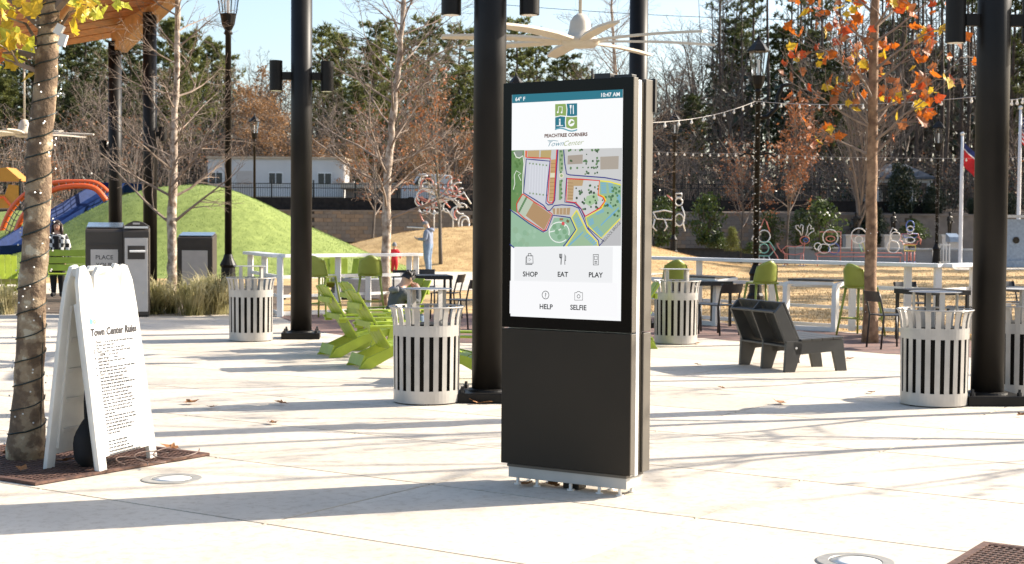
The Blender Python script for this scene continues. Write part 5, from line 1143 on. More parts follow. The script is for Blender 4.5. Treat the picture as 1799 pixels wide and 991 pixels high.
# ---- wrapped sycamore at the left
b1 = G(46, 808)
lm = [(2.9, 3.3, .75, 1.2, .05), (3.0, .12, .62, 1.3, .045), (2.75, 3.0, .30, .8, .025), (3.3, 1.9, .9, 1.0, .03), (3.2, 4.4, .8, .9, .03), (2.6, 3.5, .25, .7, .02), (3.05, 5.9, .4, .7, .02), (3.1, .5, .35, .6, .018)]
wt, wf, wrad = leafy_tree('sycamore_tree', 'mottled tree trunk wrapped in string lights with yellow leaves, at the left', b1, [b1, P(55, 560, b1.y), P(69, 280, b1.y), P(84, 80, b1.y), P(92, -30, b1.y), P(100, -200, b1.y)], .104, lm, 120, 14, 'bark_syc', lsize=.16, wts=('leaf_yellow', 'leaf_lime', 'leaf_lime', 'leaf_yellow', 'leaf_yellow', 'leaf_lime', 'leaf_orange'), zmin=2.55)
string_wrap(wt, [p for p in wf if .05 < p.z < 3.2], [q for p, q in zip(wf, wrad) if .05 < p.z < 3.2], 23, 5, bulbs=130, br=.0065, wr=.0052)
mb = MB(); mb.tube([V((.11, -.05, .02)), V((.125, -.03, .8)), V((.115, -.03, 1.7)), V((.16, -.03, 2.6))], .004, 5); mb.build('light_wire', 'wire_green', wt)
mb = MB(); q = P(104, 52, b1.y - .1) - b1; mb.box(q, (.05, .04, .07), Matrix.Rotation(.5, 3, 'Y')); mb.box(q + V((.025, 0, -.07)), (.045, .04, .08), Matrix.Rotation(.3, 3, 'Y')); mb.build('light_plug', 'white_paint', wt)
# yellow leaves around the fork of the wrapped tree
crown = [c for c in wt.children if c.name.startswith('crown')][0]; rg = random.Random(21)
for u, v, k in ((12, 22, 6), (40, 12, 5), (62, 6, 4), (20, 60, 5), (130, 14, 5), (160, 6, 5), (182, 16, 4), (120, 46, 2), (26, 96, 5), (8, 84, 4), (45, 112, 2), (60, 78, 3), (205, 4, 3), (5, 10, 4), (150, 30, 3)):
    for q in range(k):
        p = P(u + rg.gauss(0, 13), v + rg.gauss(0, 9), b1.y + rg.uniform(-.5, .5)) - b1
        link_mesh('leaf', LEAFM[rg.choice(['leaf_yellow', 'leaf_lime', 'leaf_lime', 'leaf_yellow', 'leaf_lime'])][rg.randrange(3)], crown, p, (rg.uniform(-1.4, 1.4), rg.uniform(-1.4, 1.4), rg.uniform(0, 6.28)), rg.uniform(.10, .17))
mb = MB()
for u, v in ((12, 30), (20, 96), (165, 10), (40, 60)): mb.tube([V((0, 0, 2.55 + .2 * (v < 50))) + wf[0] * 0 + V((wf[20].x, wf[20].y, 0)), (P((u + 80) / 2, v + 12, b1.y) - b1), P(u, v, b1.y) - b1], [.016, .010, .004], 5)
mb.build('twig', 'bark_syc', crown)
# ---- bare trees standing right of the picture; their branches shade the paving and lawn
for x, y, H, sd, lb in ((7.9, 14.2, 8.5, 61, 'bare tree standing just outside the right edge near the posts'), (8.6, 12.7, 8.0, 67, 'bare tree outside the right edge level with the kiosk'), (9.0, 17.5, 9.5, 64, 'bare tree beyond the right edge behind the near posts'), (17.5, 34, 11, 62, 'bare tree at the lawn edge outside the right of the photo'), (21, 44, 12, 63, 'bare tree by the lawn farther outside the right of the photo'), (15.5, 27, 10, 65, 'bare tree by the terrace outside the right of the photo'), (25, 54, 13, 66, 'bare tree by the memorial outside the right of the photo')):
    place('young_tree' if y < 20 else 'bare_tree', rusty(sd, H, 'leaf_tan', (150 if y > 13.5 else 110) if y < 20 else 60, .09, .12, (.05, .08), n=[9, 4, 3] if y < 20 else [18, 6, 4], f0=[.28, .2, .2], lr=[.38, .5, .5], rmin=.006), (x, y, 0), 1, 0, lb)

def zone_labels(group, base):
    zs = ((60, 'at the left edge'), (200, 'between the wrapped trunk and the first roof post'), (300, 'between the roof posts and the left birch'), (402, 'between the left birch and the lamp post'), (545, 'above the white trailer'), (690, 'between the twin lamp post and the middle birch'), (860, 'between the middle birch and the thick post'), (1000, 'above the left half of the kiosk'), (1150, 'above the right half of the kiosk'), (1327, 'between the kiosk and the curved arm lamp'), (1530, 'between the curved arm lamp and orange leaved tree'), (1705, 'between the orange leaved tree and right post'), (9999, 'right of the thick right post'))
    by = {}
    for o in list(bpy.data.objects):
        if o.parent is None and o.get('group') == group:
            u = 899.5 + o.location.x / o.location.y * FPX; z = next(p for m, p in zs if u < m); by.setdefault(z, []).append((u, o))
    words = ['leftmost', 'second', 'third', 'fourth', 'fifth', 'sixth', 'seventh', 'eighth', 'ninth', 'tenth', 'eleventh', 'twelfth', 'thirteenth', 'fourteenth', 'fifteenth', 'sixteenth', 'seventeenth', 'eighteenth']
    for z, L in by.items():
        L.sort(key=lambda q: q[0])
        for i, (u, o) in enumerate(L):
            w = '' if len(L) == 1 else ', leftmost' if i == 0 else ', rightmost' if i == len(L) - 1 else ', %s from left' % words[i]
            o['label'] = base + ' ' + z + w
for g_, b_ in (('tall pine trunks at the right', 'tall pine trunk'), ('bare trees at the right', 'bare tree'), ('bare trees at the left', 'bare tree'), ('russet leaved trees in the far wood', 'russet leaved tree'), ('pines in the wood at the left', 'dark pine'), ('pines between the lamp post and timber beam', 'patchy pine')): zone_labels(g_, b_)
# ---------------------------------------------------------------- lamp posts
def lamp_post(loc, H, label, arm=False, lights=False, s=1.0):
    t = thing('lamp_post', label, 'lamp post', loc); hz = H - 1.05 * s
    mb = MB(); mb.lathe([(.19 * s, 0), (.19 * s, .10), (.15 * s, .16), (.13 * s, .55 * s), (.16 * s, .60 * s), (.10 * s, .72 * s), (.075 * s, .80 * s)], 16); mb.build('base', 'black_paint', t, smooth=False)
    mb = MB(); mb.lathe([(.068 * s, .8 * s), (.055 * s, hz - .25 * s), (.085 * s, hz - .22 * s), (.06 * s, hz - .15 * s)], 12); mb.build('shaft', 'black_paint', t, smooth=True)
    mb = MB(); mb.lathe([(.07 * s, hz - .15 * s), (.12 * s, hz - .05 * s), (.15 * s, hz + .12 * s), (.16 * s, hz + .14 * s)], 12); mb.build('lantern_cup', 'black_paint', t)
    z0, z1 = hz + .15 * s, hz + .68 * s
    mb = MB(); mb.lathe([(.145 * s, z0), (.22 * s, z1)], 6, cap=False); mb.build('lantern_glass', 'lantern_glass', t)
    for k in range(6):
        a = k * math.pi / 3; mb = MB(); mb.tube([(.15 * s * math.cos(a), .15 * s * math.sin(a), z0), (.226 * s * math.cos(a), .226 * s * math.sin(a), z1)], .011 * s, 5); mb.build('lantern_bar', 'black_paint', t)
    mb = MB(); mb.lathe([(.25 * s, z1), (.25 * s, z1 + .03 * s), (.15 * s, z1 + .16 * s), (.06 * s, z1 + .25 * s), (.03 * s, z1 + .28 * s), (.04 * s, z1 + .31 * s), (.006, z1 + .40 * s)], 6); mb.build('lantern_roof', 'black_paint', t)
    mb = MB(); mb.tube([(0, 0, z0), (0, 0, z0 + .35 * s)], .03 * s, 8); mb.build('lamp_candle', 'light_lens', t)
    if arm:
        za = hz - .80; mb = MB(); mb.tube([(0, 0, za), (.22, 0, za + .02), (.42, 0, za + .22), (.45, 0, za + .5), (.55, 0, za + .72), (.78, 0, za + .76)], [.05, .05, .05, .05, .05, .04], 10); mb.build('curved_arm', 'black_paint', t, smooth=True)
        for sg in (-1, 1): mb = MB(); mb.tube([(0, 0, za - .85), (sg * .25, 0, za - .80), (sg * .40, 0, za - .88)], .022, 6); mb.build('banner_arm', 'black_paint', t)
    if lights: string_wrap(t, [V((0, 0, z)) for z in (.8, hz * .5, hz - .3)], [.075, .07, .065], 26, 4, bulbs=120, br=.014, wr=.006)
    return t
m = bpy.data.materials.new('lantern_glass'); m.use_nodes = True; nt = m.node_tree; bs = nt.nodes['Principled BSDF']; bs.inputs['Roughness'].default_value = .03; bs.inputs['Transmission Weight'].default_value = .96; bs.inputs['Base Color'].default_value = (.9, .9, .88, 1); bs.inputs['IOR'].default_value = 1.05
MATS['lantern_glass'] = m
p = G(401, 522); lamp_post(p, P(401, -62, p.y).z, 'black lamp post at upper left with its lantern cut by the top edge', False, False, 1.2)
p = G(1327, 527); lamp_post(p, P(1327, 62, p.y).z, 'black lamp post with lantern and curved side arm, wrapped in lights', True, True)
p = P(1183, 448, 62); p.z = .55; lamp_post(p, P(1183, 196, 62).z - .55, 'distant black lamp post on the tan mound right of the kiosk')
p = G(1645, 466); lamp_post(p, P(1645, 208, p.y).z, 'distant black lamp post wrapped in lights beside the lectern', False, True, 1.25)
p = P(447, 420, 70); lamp_post((p.x, 70, 0), P(447, 200, 70).z, 'thin distant lamp post in front of the white trailer'); p = P(905, 400, 68); lamp_post((p.x, 68, 0), P(903, 128, 68).z, 'distant lantern poking up beside the upper left kiosk corner', False, False, 1.3)
# ---------------------------------------------------------------- strings of bulbs and overhead wire
def bulb_string(name, pts, n, label, sag=.1, br=.025, wr=.006):
    t = thing(name, label, 'string lights', pts[0]); o = pts[0]; line = []
    for a, b in zip(pts[:-1], pts[1:]):
        for k in range(12): f = k / 12; line.append(a.lerp(b, f) - o - Z * sag * 4 * f * (1 - f))
    line.append(pts[-1] - o); mb = MB(); mb.tube(line, wr, 4, cap=False); mb.build('cable', 'cable_grey', t)
    bm = MB(); bm.tube([(0, 0, 0), (0, 0, -.035)], .012, 6); bm.sphere((0, 0, -.062), br, 10, (1, 1, 1.1)); me = bm.mesh('bulb', 'bulb')
    for k in range(n): f = (k + .5) / n * (len(line) - 1); i = int(f); link_mesh('bulb', me, t, line[i].lerp(line[i + 1], f - i))
bulb_string('string_lights', [P(1128, 216, 21.5), P(1327, 178, 31.0), P(1735, 168, 22), P(1830, 158, 22)], 30, 'upper string of white bulbs crossing from kiosk to the right post')
bulb_string('string_lights', [P(1120, 265, 45), P(1330, 270, 45), P(1545, 277, 45), P(1830, 276, 45)], 42, 'lower string of small bulbs crossing in front of the woods', .03, .030)
def wire(label, a, b, r=.006, sag=.15):
    mb = MB(); mb.tube([a.lerp(b, k / 16) - Z * sag * 4 * (k / 16) * (1 - k / 16) for k in range(17)], r, 4); tag(mb.build('overhead_wire', 'wire_black'), label, 'wire')
wire('black overhead wire behind the ceiling fan', P(880, 8, 26), P(1850, 30, 26))
# ---------------------------------------------------------------- play area
def slide():
    a, b = P(196, 337, 55), P(18, 446, 49); t = thing('slide', 'blue playground slide running down the green mound', 'slide', (b.x, b.y, 0)); o = V((b.x, b.y, 0)); d = (a - b); L = d.length; sd = d.cross(Z).normalized(); up = sd.cross(d).normalized()
    a2, b2 = a - o, b - o; b2.z = max(.3, b2.z)
    pts = [b2 - V((.7, .2, .05)), b2, b2.lerp(a2, .25), b2.lerp(a2, .55), b2.lerp(a2, .85), a2, a2 + V((.8, .1, .05))]
    mb = MB(); prof = [(-.62, .34), (-.55, .34), (-.46, .02), (0, -.06), (.46, .02), (.55, .34), (.62, .34), (.52, -.04), (0, -.14), (-.52, -.04)]; n = len(prof); vs = []; fs = []
    for p in pts: vs += [p + sd * x + up * (z - .0) for x, z in prof]
    for i in range(len(pts) - 1):
        for k in range(n): fs.append((i * n + k, i * n + (k + 1) % n, (i + 1) * n + (k + 1) % n, (i + 1) * n + k))
    mb.add(vs, fs + [tuple(reversed(range(n))), tuple(range((len(pts) - 1) * n, len(pts) * n))]); mb.build('chute', 'blue_plastic', t)
    for f in (.05, .35, .65, .92): q = b2.lerp(a2, f); mb = MB(); mb.tube([(q.x, q.y, q.z - .1), (q.x, q.y, 0)], .05, 8); mb.build('support', 'black_metal', t)
    bk = MB(); e = [a2 + sd * .75, b2 + sd * .75, b2 + sd * 3.2 - Z * .5, a2 + sd * 3.2 + Z * .1]
slide()
def arch():
    t = thing('climbing_arch', 'orange climbing arches with rope net behind the wrapped tree', 'climbing frame', P(40, 440, 54) * 1); o = t.location.copy(); o.z = 0; t.location = o
    def arc(pts, r=.10):
        mb = MB(); q = [P(u, v, d) - o for u, v, d in pts]; c = []
        for i in range(len(q) - 1):
            p0, p1, p2, p3 = q[max(0, i - 1)], q[i], q[i + 1], q[min(len(q) - 1, i + 2)]
            for k in range(8):
                s = k / 8; c.append(.5 * ((2 * p1) + (p2 - p0) * s + (2 * p0 - 5 * p1 + 4 * p2 - p3) * s * s + (3 * p1 - p0 - 3 * p2 + p3) * s ** 3))
        c.append(q[-1]); mb.tube(c, r, 10); mb.build('arch_tube', 'orange_plastic', t, smooth=True); return c
    c1 = arc([(-6, 455, 54), (2, 410, 54), (20, 368, 54), (50, 338, 54), (90, 323, 54), (140, 320, 54), (172, 324, 54), (196, 345, 54)])
    c2 = arc([(18, 455, 52.5), (26, 418, 52.5), (40, 380, 52.5), (66, 350, 52.5), (100, 332, 52.5), (140, 327, 52.5), (168, 332, 52.5), (186, 352, 52.5)])
    mb = MB()
    for k in range(0, len(c1), 2): mb.tube([c1[k], c1[k].lerp(c2[min(k, len(c2) - 1)], .5) - Z * .08, c2[min(k, len(c2) - 1)]], .018, 4)
    for f in (.25, .5, .75): mb.tube([c1[k].lerp(c2[min(k, len(c2) - 1)], f) - Z * .06 for k in range(len(c1))], .018, 4)
    mb.build('rope_net', 'rope', t)
arch()
def tower():
    p = P(8, 340, 66); t = thing('play_tower', 'yellow playground panel tower at the far left edge', 'playground', (p.x, 66, 0))
    for x in (-.9, .9):
        for y in (-.6, .6): mb = MB(); mb.tube([(x, y, 0), (x, y, 3.6)], .06, 8); mb.build('post', 'black_metal', t)
    mb = MB(); mb.prism([(-.85, 0), (.85, 0), (.85, 1.0), (.4, 1.05), (.25, .6), (-.2, .6), (-.4, 1.0), (-.85, .95)], .06, (0, -.64, 2.3), (1, 0, 0), (0, 0, 1)); mb.build('panel', 'yellow_plastic', t)
    mb = MB(); mb.prism([(-1.0, 0), (1.0, 0), (.3, .6), (-.2, .55)], 1.3, (0, 0, 3.5), (1, 0, 0), (0, 0, 1)); mb.build('roof', 'yellow_plastic', t)
    mb = MB(); mb.tube([(-.6, -.7, 2.3), (-.3, -.72, 2.75), (.2, -.72, 2.8), (.6, -.7, 2.3)], .06, 8); mb.build('hoop', 'orange_plastic', t); mb = MB(); mb.box((0, 0, 2.2), (2, 1.3, .1)); mb.build('deck', 'black_metal', t)
tower()
# ---------------------------------------------------------------- buildings, vehicle
def trailer():
    x0, x1 = P(365, 300, 86).x, P(604, 300, 86).x; z0 = hillz((x0 + x1) / 2, 86) - .3; zt = P(480, 279, 86).z; t = thing('site_trailer', 'long white site trailer with small windows on the rise at left', 'trailer', ((x0 + x1) / 2, 87.5, z0)); L = x1 - x0; H = zt - z0
    mb = MB(); mb.box((0, 0, H / 2), (L, 3, H)); mb.build('wall', 'trailer', t)
    mb = MB(); mb.box((0, 0, H + .06), (L + .2, 3.2, .12)); mb.build('roof', 'tan_roof', t)
    for f in (.06, .50, .86):
        mb = MB(); mb.box((-L / 2 + L * f, -1.52, H * .62), (.85, .05, .75)); w = mb.build('window', 'white_paint', t)
        for q in (-.2, .2): mb = MB(); mb.box((-L / 2 + L * f + q, -1.55, H * .62), (.34, .03, .62)); mb.build('pane', 'glass_dark', w)
    mb = MB(); mb.box((-L / 2 + L * .27, -1.52, H * .45), (.9, .05, 1.9)); mb.build('door', 'panel_pale', t)
    mb = MB(); mb.box((L * .0, -1.54, .55), (L, .04, .6)); mb.build('skirting', 'tan_roof', t)
trailer()
def shelter():
    p = P(680, 330, 84); z0 = hillz(p.x, 84) - .2; t = thing('low_building', 'low tan roofed building behind the fence, beside the birch trunk', 'building', (p.x, 85.0, z0)); zt = P(680, 325, 84).z - z0; L = P(735, 330, 84).x - P(615, 330, 84).x
    mb = MB(); mb.box((-.4, 0, zt * .45), (L, 2.4, zt * .9)); mb.build('wall', 'block_tan', t); mb = MB(); mb.box((-.4, 0, zt * .95), (L + .5, 3, .35)); mb.build('roof', 'tan_roof', t)
shelter()
def van():
    p = P(752, 330, 83.5); z = hillz(p.x, 83.5) - .1; t = thing('white_van', 'pale van parked behind the fence above the light figure', 'van', (p.x, 83.5, z), .05)
    mb = MB(); mb.prism([(-1.5, .35), (1.3, .35), (1.35, 1.9), (-.5, 2.0), (-.95, 1.35), (-1.5, 1.2)], 1.8, (0, 0, 0), (1, 0, 0), (0, 0, 1)); mb.build('body', 'trailer', t, bevel=.08)
    mb = MB(); mb.prism([(-.80, 1.35), (-.45, 1.85), (.2, 1.85), (.2, 1.35)], .03, (0, -.915, 0), (1, 0, 0), (0, 0, 1)); mb.build('window', 'glass_dark', t)
    for x in (-.95, .85):
        for y in (-.82, .82): mb = MB(); mb.tube([(x, y - .1, .34), (x, y + .1, .34)], .34, 16); mb.build('wheel', 'black_metal', t)
van()
def gazebo():
    p = P(1582, 340, 84); z0 = hillz(p.x, 84) - .2; t = thing('gazebo', 'grey roofed garden pavilion with white columns behind the magnolia', 'pavilion', (p.x, 85, z0)); ze = P(1630, 312, 84).z - z0; zr = P(1570, 287, 84).z - z0; w = 1.75
    mb = MB(); mb.add([(-w, -w, ze), (w, -w, ze), (w, w, ze), (-w, w, ze), (-.5, 0, zr), (.5, 0, zr), (-w, -w, ze - .12), (w, -w, ze - .12), (w, w, ze - .12), (-w, w, ze - .12)], [(0, 1, 5, 4), (1, 2, 5), (2, 3, 4, 5), (3, 0, 4), (0, 6, 7, 1), (1, 7, 8, 2), (2, 8, 9, 3), (3, 9, 6, 0), (6, 9, 8, 7)]); mb.build('roof', 'roof_grey', t)
    for x in (-1.45, -.5, .5, 1.45):
        for y in (-1.45, 1.45): mb = MB(); mb.lathe([(.13, 0), (.11, .1), (.10, ze - .35), (.14, ze - .3), (.14, ze - .121)], 12, (x, y, 0)); mb.build('column', 'granite_pale', t)
    mb = MB(); mb.box((0, -1.45, ze - .22), (3.3, .2, .18)); mb.build('beam', 'granite_pale', t)
gazebo()
# ---------------------------------------------------------------- memorial: low wall, pedestals, statues, lectern, flags
def memorial():
    a, b = P(1388, 450, 72), P(1640, 450, 69); a.z = b.z = 0; t = thing('granite_wall', 'low grey granite wall along the memorial behind the tan lawn', 'wall', a); d = b - a
    n = 9
    for k in range(n): mb = MB(); p, q = d * (k / n), d * ((k + .985) / n); mb.beam(V((p.x, p.y, .34)), V((q.x, q.y, .34)), .4, .68); mb.build('granite_panel', 'granite', t)
    mb = MB(); mb.beam(V((0, 0, .725)), V((d.x, d.y, .725)), .55, .085); mb.build('coping', 'granite_pale', t)
    a, b = P(1655, 450, 70), P(1770, 450, 68); a.z = b.z = 0; d = b - a; t = thing('granite_wall', 'low granite wall between the lectern and the black post', 'wall', a)
    mb = MB(); mb.beam(V((0, 0, .34)), V((d.x, d.y, .34)), .4, .68); mb.build('wall_body', 'granite', t); mb = MB(); mb.beam(V((0, 0, .725)), V((d.x, d.y, .725)), .55, .085); mb.build('coping', 'granite_pale', t)
    for u, w, lb in ((1507, 1.35, 'pale stone pedestal behind the light figures on the bench'), (1571, 1.15, 'pale stone pedestal left of the soldier light figure'), (1667, .9, 'pale stone pedestal behind the lectern')):
        p = P(u, 420, 74); zt = P(u, 412, 74).z; t = thing('pedestal', lb, 'pedestal', (p.x, 74, 0)); mb = MB(); mb.box((0, 0, zt / 2 - .05), (w, .8, zt - .10)); mb.build('block', 'granite_pale', t); mb = MB(); mb.box((0, 0, zt - .047), (w + .1, .9, .1)); mb.build('cap', 'granite_pale', t)
memorial()
# people: one skinned body each, coloured by region, with finer parts as children
def skin_body(name, J, E, parent, colors, root, subd=2):
    names = list(J); idx = {k: i for i, k in enumerate(names)}; me = bpy.data.meshes.new(name); me.from_pydata([J[k][0] for k in names], [(idx[a], idx[b]) for a, b in E], []); o = bpy.data.objects.new(name, me); COL.objects.link(o)
    sm = o.modifiers.new('skin', 'SKIN'); sm.use_smooth_shade = True; sm.branch_smoothing = .4
    sv = me.skin_vertices[0].data
    for k in names: r = J[k][1]; g = 1.45 if root == 'pelvis' and not ('f' in k and k[-1] in 'ab') and k not in ('head', 'headb', 'crown', 'neck') else 1.12; sv[idx[k]].radius = tuple(x * g for x in r) if hasattr(r, '__len__') else (r * g, r * g); sv[idx[k]].use_root = (k == root)
    o.modifiers.new('sub', 'SUBSURF').levels = subd; o.modifiers['sub'].render_levels = subd
    dg = bpy.context.evaluated_depsgraph_get(); nm = bpy.data.meshes.new_from_object(o.evaluated_get(dg)); bpy.data.objects.remove(o); nm.name = name; nm.materials.clear()
    ms = []; 
    for m in colors.values():
        if m not in ms: ms.append(m)
    for m in ms: nm.materials.append(MATS[m])
    segs = [(V(J[a][0]), V(J[b][0]), colors.get(b, colors.get(a))) for a, b in E]
    for f in nm.polygons:
        c = f.center; best = min(segs, key=lambda s: (c - (s[0] + (s[1] - s[0]) * max(0, min(1, (c - s[0]).dot(s[1] - s[0]) / max(1e-9, (s[1] - s[0]).length_squared))))).length); f.material_index = ms.index(best[2]); f.use_smooth = True
    b = link_mesh(name, nm, parent); return b
def hand(J, E, C, key, p, d, side, curl=.3, skin='skin', s=1.0):
    d = V(d).normalized(); sd = V(side).normalized(); nrm = d.cross(sd)
    J[key + 'palm'] = (V(p) + d * .05 * s, (.022 * s, .030 * s)); E.append((key, key + 'palm')); C[key + 'palm'] = skin
    for i, L in enumerate((.045, .055, .05, .04)):
        q = V(p) + d * .085 * s + sd * (i - 1.5) * .020 * s; J[f'{key}f{i}a'] = (q, .0095 * s); J[f'{key}f{i}b'] = (q + d * L * s * .7 + nrm * L * s * curl, .008 * s); E += [(key + 'palm', f'{key}f{i}a'), (f'{key}f{i}a', f'{key}f{i}b')]; C[f'{key}f{i}a'] = C[f'{key}f{i}b'] = skin
    q = V(p) + d * .03 * s - sd * .038 * s; J[key + 't'] = (q + d * .045 * s - sd * .008 * s, .009 * s); E.append((key + 'palm', key + 't')); C[key + 't'] = skin
def head_parts(t, c, fwd, hairm, r=.1, cover=.0, hood=None, extra=0, smallface=True):
    # hair cap, eyes, mouth, ears; fwd = direction the face looks
    f = V(fwd).normalized(); s = f.cross(Z).normalized(); up = s.cross(f); M = Matrix((s, f, up)).transposed(); c = V(c)
    mb = MB(); n = 16; vs = []; fs = []
    for i in range(9):
        th = i / 8 * 1.75
        for j in range(n):
            a = 2 * math.pi * j / n; front = max(0, math.sin(a)); th2 = th * (1 - .48 * front ** 1.5) + extra * max(0, -math.sin(a)) * i / 8
            vs.append(c + M @ V((math.sin(th2) * math.cos(a) * r * .90, math.sin(th2) * math.sin(a) * r * 1.05, math.cos(th2) * r * 1.22)) * (1 + .05 * noise.noise(V((i * .8, j * .9, 2)))))
    for i in range(8):
        for j in range(n): fs.append((i * n + j, i * n + (j + 1) % n, (i + 1) * n + (j + 1) % n, (i + 1) * n + j))
    mb.add(vs, fs)
    if not hood:
        rg = random.Random(3)
        for k in range(70):
            th, a = rg.uniform(.1, 1.25), rg.uniform(0, 6.283); th *= 1 - .4 * max(0, math.sin(a)); q = c + M @ V((math.sin(th) * math.cos(a) * r * .9, math.sin(th) * math.sin(a) * r * 1.05, math.cos(th) * r * 1.2)); e = (q - c).normalized() * r * .25 + rv(rg) * r * .12 - up * r * .12
            mb.tube([q - e * .6, q + e * .4, q + e - up * r * .1], [r * .16, r * .12, r * .02], 4)
    mb.build('hair' if not hood else hood, hairm, t, smooth=True)
    for sg in (-1, 1):
        mb = MB(); mb.sphere(c + M @ V((sg * r * .34, r * .80, -r * .02)), r * .09, 8); mb.build('eye', 'hair_black', t)
        mb = MB(); mb.sphere(c + M @ V((sg * r * .88, 0, -r * .08)), r * .2, 8, (.4, .8, 1.3)); mb.build('ear', 'skin', t)
    mb = MB(); mb.sphere(c + M @ V((0, r * .95, -r * .28)), r * .16, 8, (.8, 1, 1.3)); mb.build('nose', 'skin', t); mb = MB(); mb.box(c + M @ V((0, r * .84, -r * .62)), (r * .5, r * .08, r * .06), M); mb.build('mouth', 'red_cloth', t)
def std(H, stance=.09, arm='down', lean=0.0):
    s = H / 1.76; J = {'pelvis': (V((0, 0, .95)), (.15, .11)), 'waist': (V((0, .01, 1.10)), (.14, .10)), 'chest': (V((0, .01 + lean, 1.32)), (.17, .12)), 'neckb': (V((0, .0 + lean, 1.47)), (.08, .07)), 'neck': (V((0, .01 + lean * 1.2, 1.53)), .052), 'headb': (V((0, .03 + lean * 1.6, 1.60)), (.075, .085)), 'head': (V((0, .03 + lean * 1.8, 1.68)), (.08, .095)), 'crown': (V((0, .02 + lean * 1.8, 1.73)), (.06, .07))}
    E = [('pelvis', 'waist'), ('waist', 'chest'), ('chest', 'neckb'), ('neckb', 'neck'), ('neck', 'headb'), ('headb', 'head'), ('head', 'crown')]
    for k, sg in (('l', -1), ('r', 1)):
        J.update({k + 'hip': (V((sg * .095, 0, .88)), .095), k + 'knee': (V((sg * stance, .02, .48)), (.062, .065)), k + 'calf': (V((sg * stance, -.01, .32)), .056), k + 'ankle': (V((sg * stance, -.02, .09)), .042), k + 'heel': (V((sg * stance, -.04, .045)), .042), k + 'toe': (V((sg * (stance + .02), .16, .035)), (.042, .032)), k + 'sh': (V((sg * .185, lean, 1.42)), .062)})
        E += [('pelvis', k + 'hip'), (k + 'hip', k + 'knee'), (k + 'knee', k + 'calf'), (k + 'calf', k + 'ankle'), (k + 'ankle', k + 'heel'), (k + 'heel', k + 'toe'), ('chest', k + 'sh')]
    return J, E
def finish(t, J, E, C, H, root='pelvis'):
    s = H / 1.76; J2 = {k: (v[0] * s, tuple(x * s for x in v[1]) if hasattr(v[1], '__len__') else v[1] * s) for k, v in J.items()}; return skin_body('body', J2, E, t, C, root), s
def colour(J, top, legs, shoes, skin='skin', sleeve=None):
    C = {}
    for k in J:
        C[k] = top if k in ('waist', 'chest', 'neckb') or k.endswith(('sh', 'el')) else legs if k == 'pelvis' or k.endswith(('hip', 'knee', 'calf', 'ankle')) else shoes if k.endswith(('heel', 'toe')) else skin
    for k in ('lwr', 'rwr'): C[k] = top
    return C
def man():
    p = G(752, 479); t = thing('person', 'man in blue grey hoodie and jeans looking at his phone', 'person', p, math.radians(75)); t.scale = (1.15, 1.15, 1.0); J, E = std(1.80)     # local +y is forward -> faces left
    for k, sg in (('l', -1), ('r', 1)):
        J[k + 'el'] = (V((sg * .23, .02, 1.13)), .048); J[k + 'wr'] = (V((sg * .10, .26, 1.15)), .034); E += [(k + 'sh', k + 'el'), (k + 'el', k + 'wr')]
    J['headb'] = (V((0, .07, 1.585)), (.075, .085)); J['head'] = (V((0, .085, 1.66)), (.08, .092)); J['crown'] = (V((0, .07, 1.72)), .06)
    C = colour(J, 'hoodie', 'jeans', 'cloth_white')
    for k, sg in (('l', -1), ('r', 1)): hand(J, E, C, k + 'wr', J[k + 'wr'][0], (-sg * .5, .8, .1), (0, .1, 1), .5)
    b, s = finish(t, J, E, C, 1.80); head_parts(t, V((0, .09, 1.655)) * s, (0, .9, -.45), 'knit_grey', .102, hood='knit_cap'); mb = MB(); mb.box(V((0, .385, 1.18)) * s, (.075, .012, .15), Matrix.Rotation(-.7, 3, 'X')); tag(mb.build('mobile_phone', 'black_metal', t), 'phone held in both hands')
    mb = MB(); mb.tube([V((-.11, -.02, 1.50)) * s, V((-.08, -.12, 1.48)) * s, V((0, -.15, 1.45)) * s, V((.08, -.12, 1.48)) * s, V((.11, -.02, 1.50)) * s], .05, 10); mb.build('hood', 'hoodie', t, smooth=True)
man()
def toddler():
    p = G(693, 481); t = thing('person', 'toddler in red clothes and grey hat walking near the man', 'person', p, math.radians(10)); J, E = std(1.0)
    J['lknee'] = (V((-.10, .10, .48)), .08); J['lcalf'] = (V((-.11, .08, .30)), .066); J['lankle'] = (V((-.13, .05, .12)), .06); J['lheel'] = (V((-.13, .02, .05)), .055); J['ltoe'] = (V((-.14, .2, .045)), .05)
    J['rknee'] = (V((.10, -.03, .48)), .08); J['headb'] = (V((0, .03, 1.58)), (.12, .12)); J['head'] = (V((0, .03, 1.70)), (.145, .15)); J['crown'] = (V((0, .02, 1.80)), .11)
    for k, sg in (('l', -1), ('r', 1)): J[k + 'el'] = (V((sg * .30, .02, 1.18)), .06); J[k + 'wr'] = (V((sg * .36, .08, .98)), .045); E += [(k + 'sh', k + 'el'), (k + 'el', k + 'wr')]
    C = colour(J, 'red_cloth', 'red_cloth', 'jacket_grey')
    for k, sg in (('l', -1), ('r', 1)): hand(J, E, C, k + 'wr', J[k + 'wr'][0], (sg * .2, .2, -1), (0, 1, 0), .3)
    b, s = finish(t, J, E, C, 1.0); head_parts(t, V((0, .03, 1.70)) * s, (.2, 1, 0), 'knit_grey', .165 * s * 1.0, hood='knit_cap')
toddler()
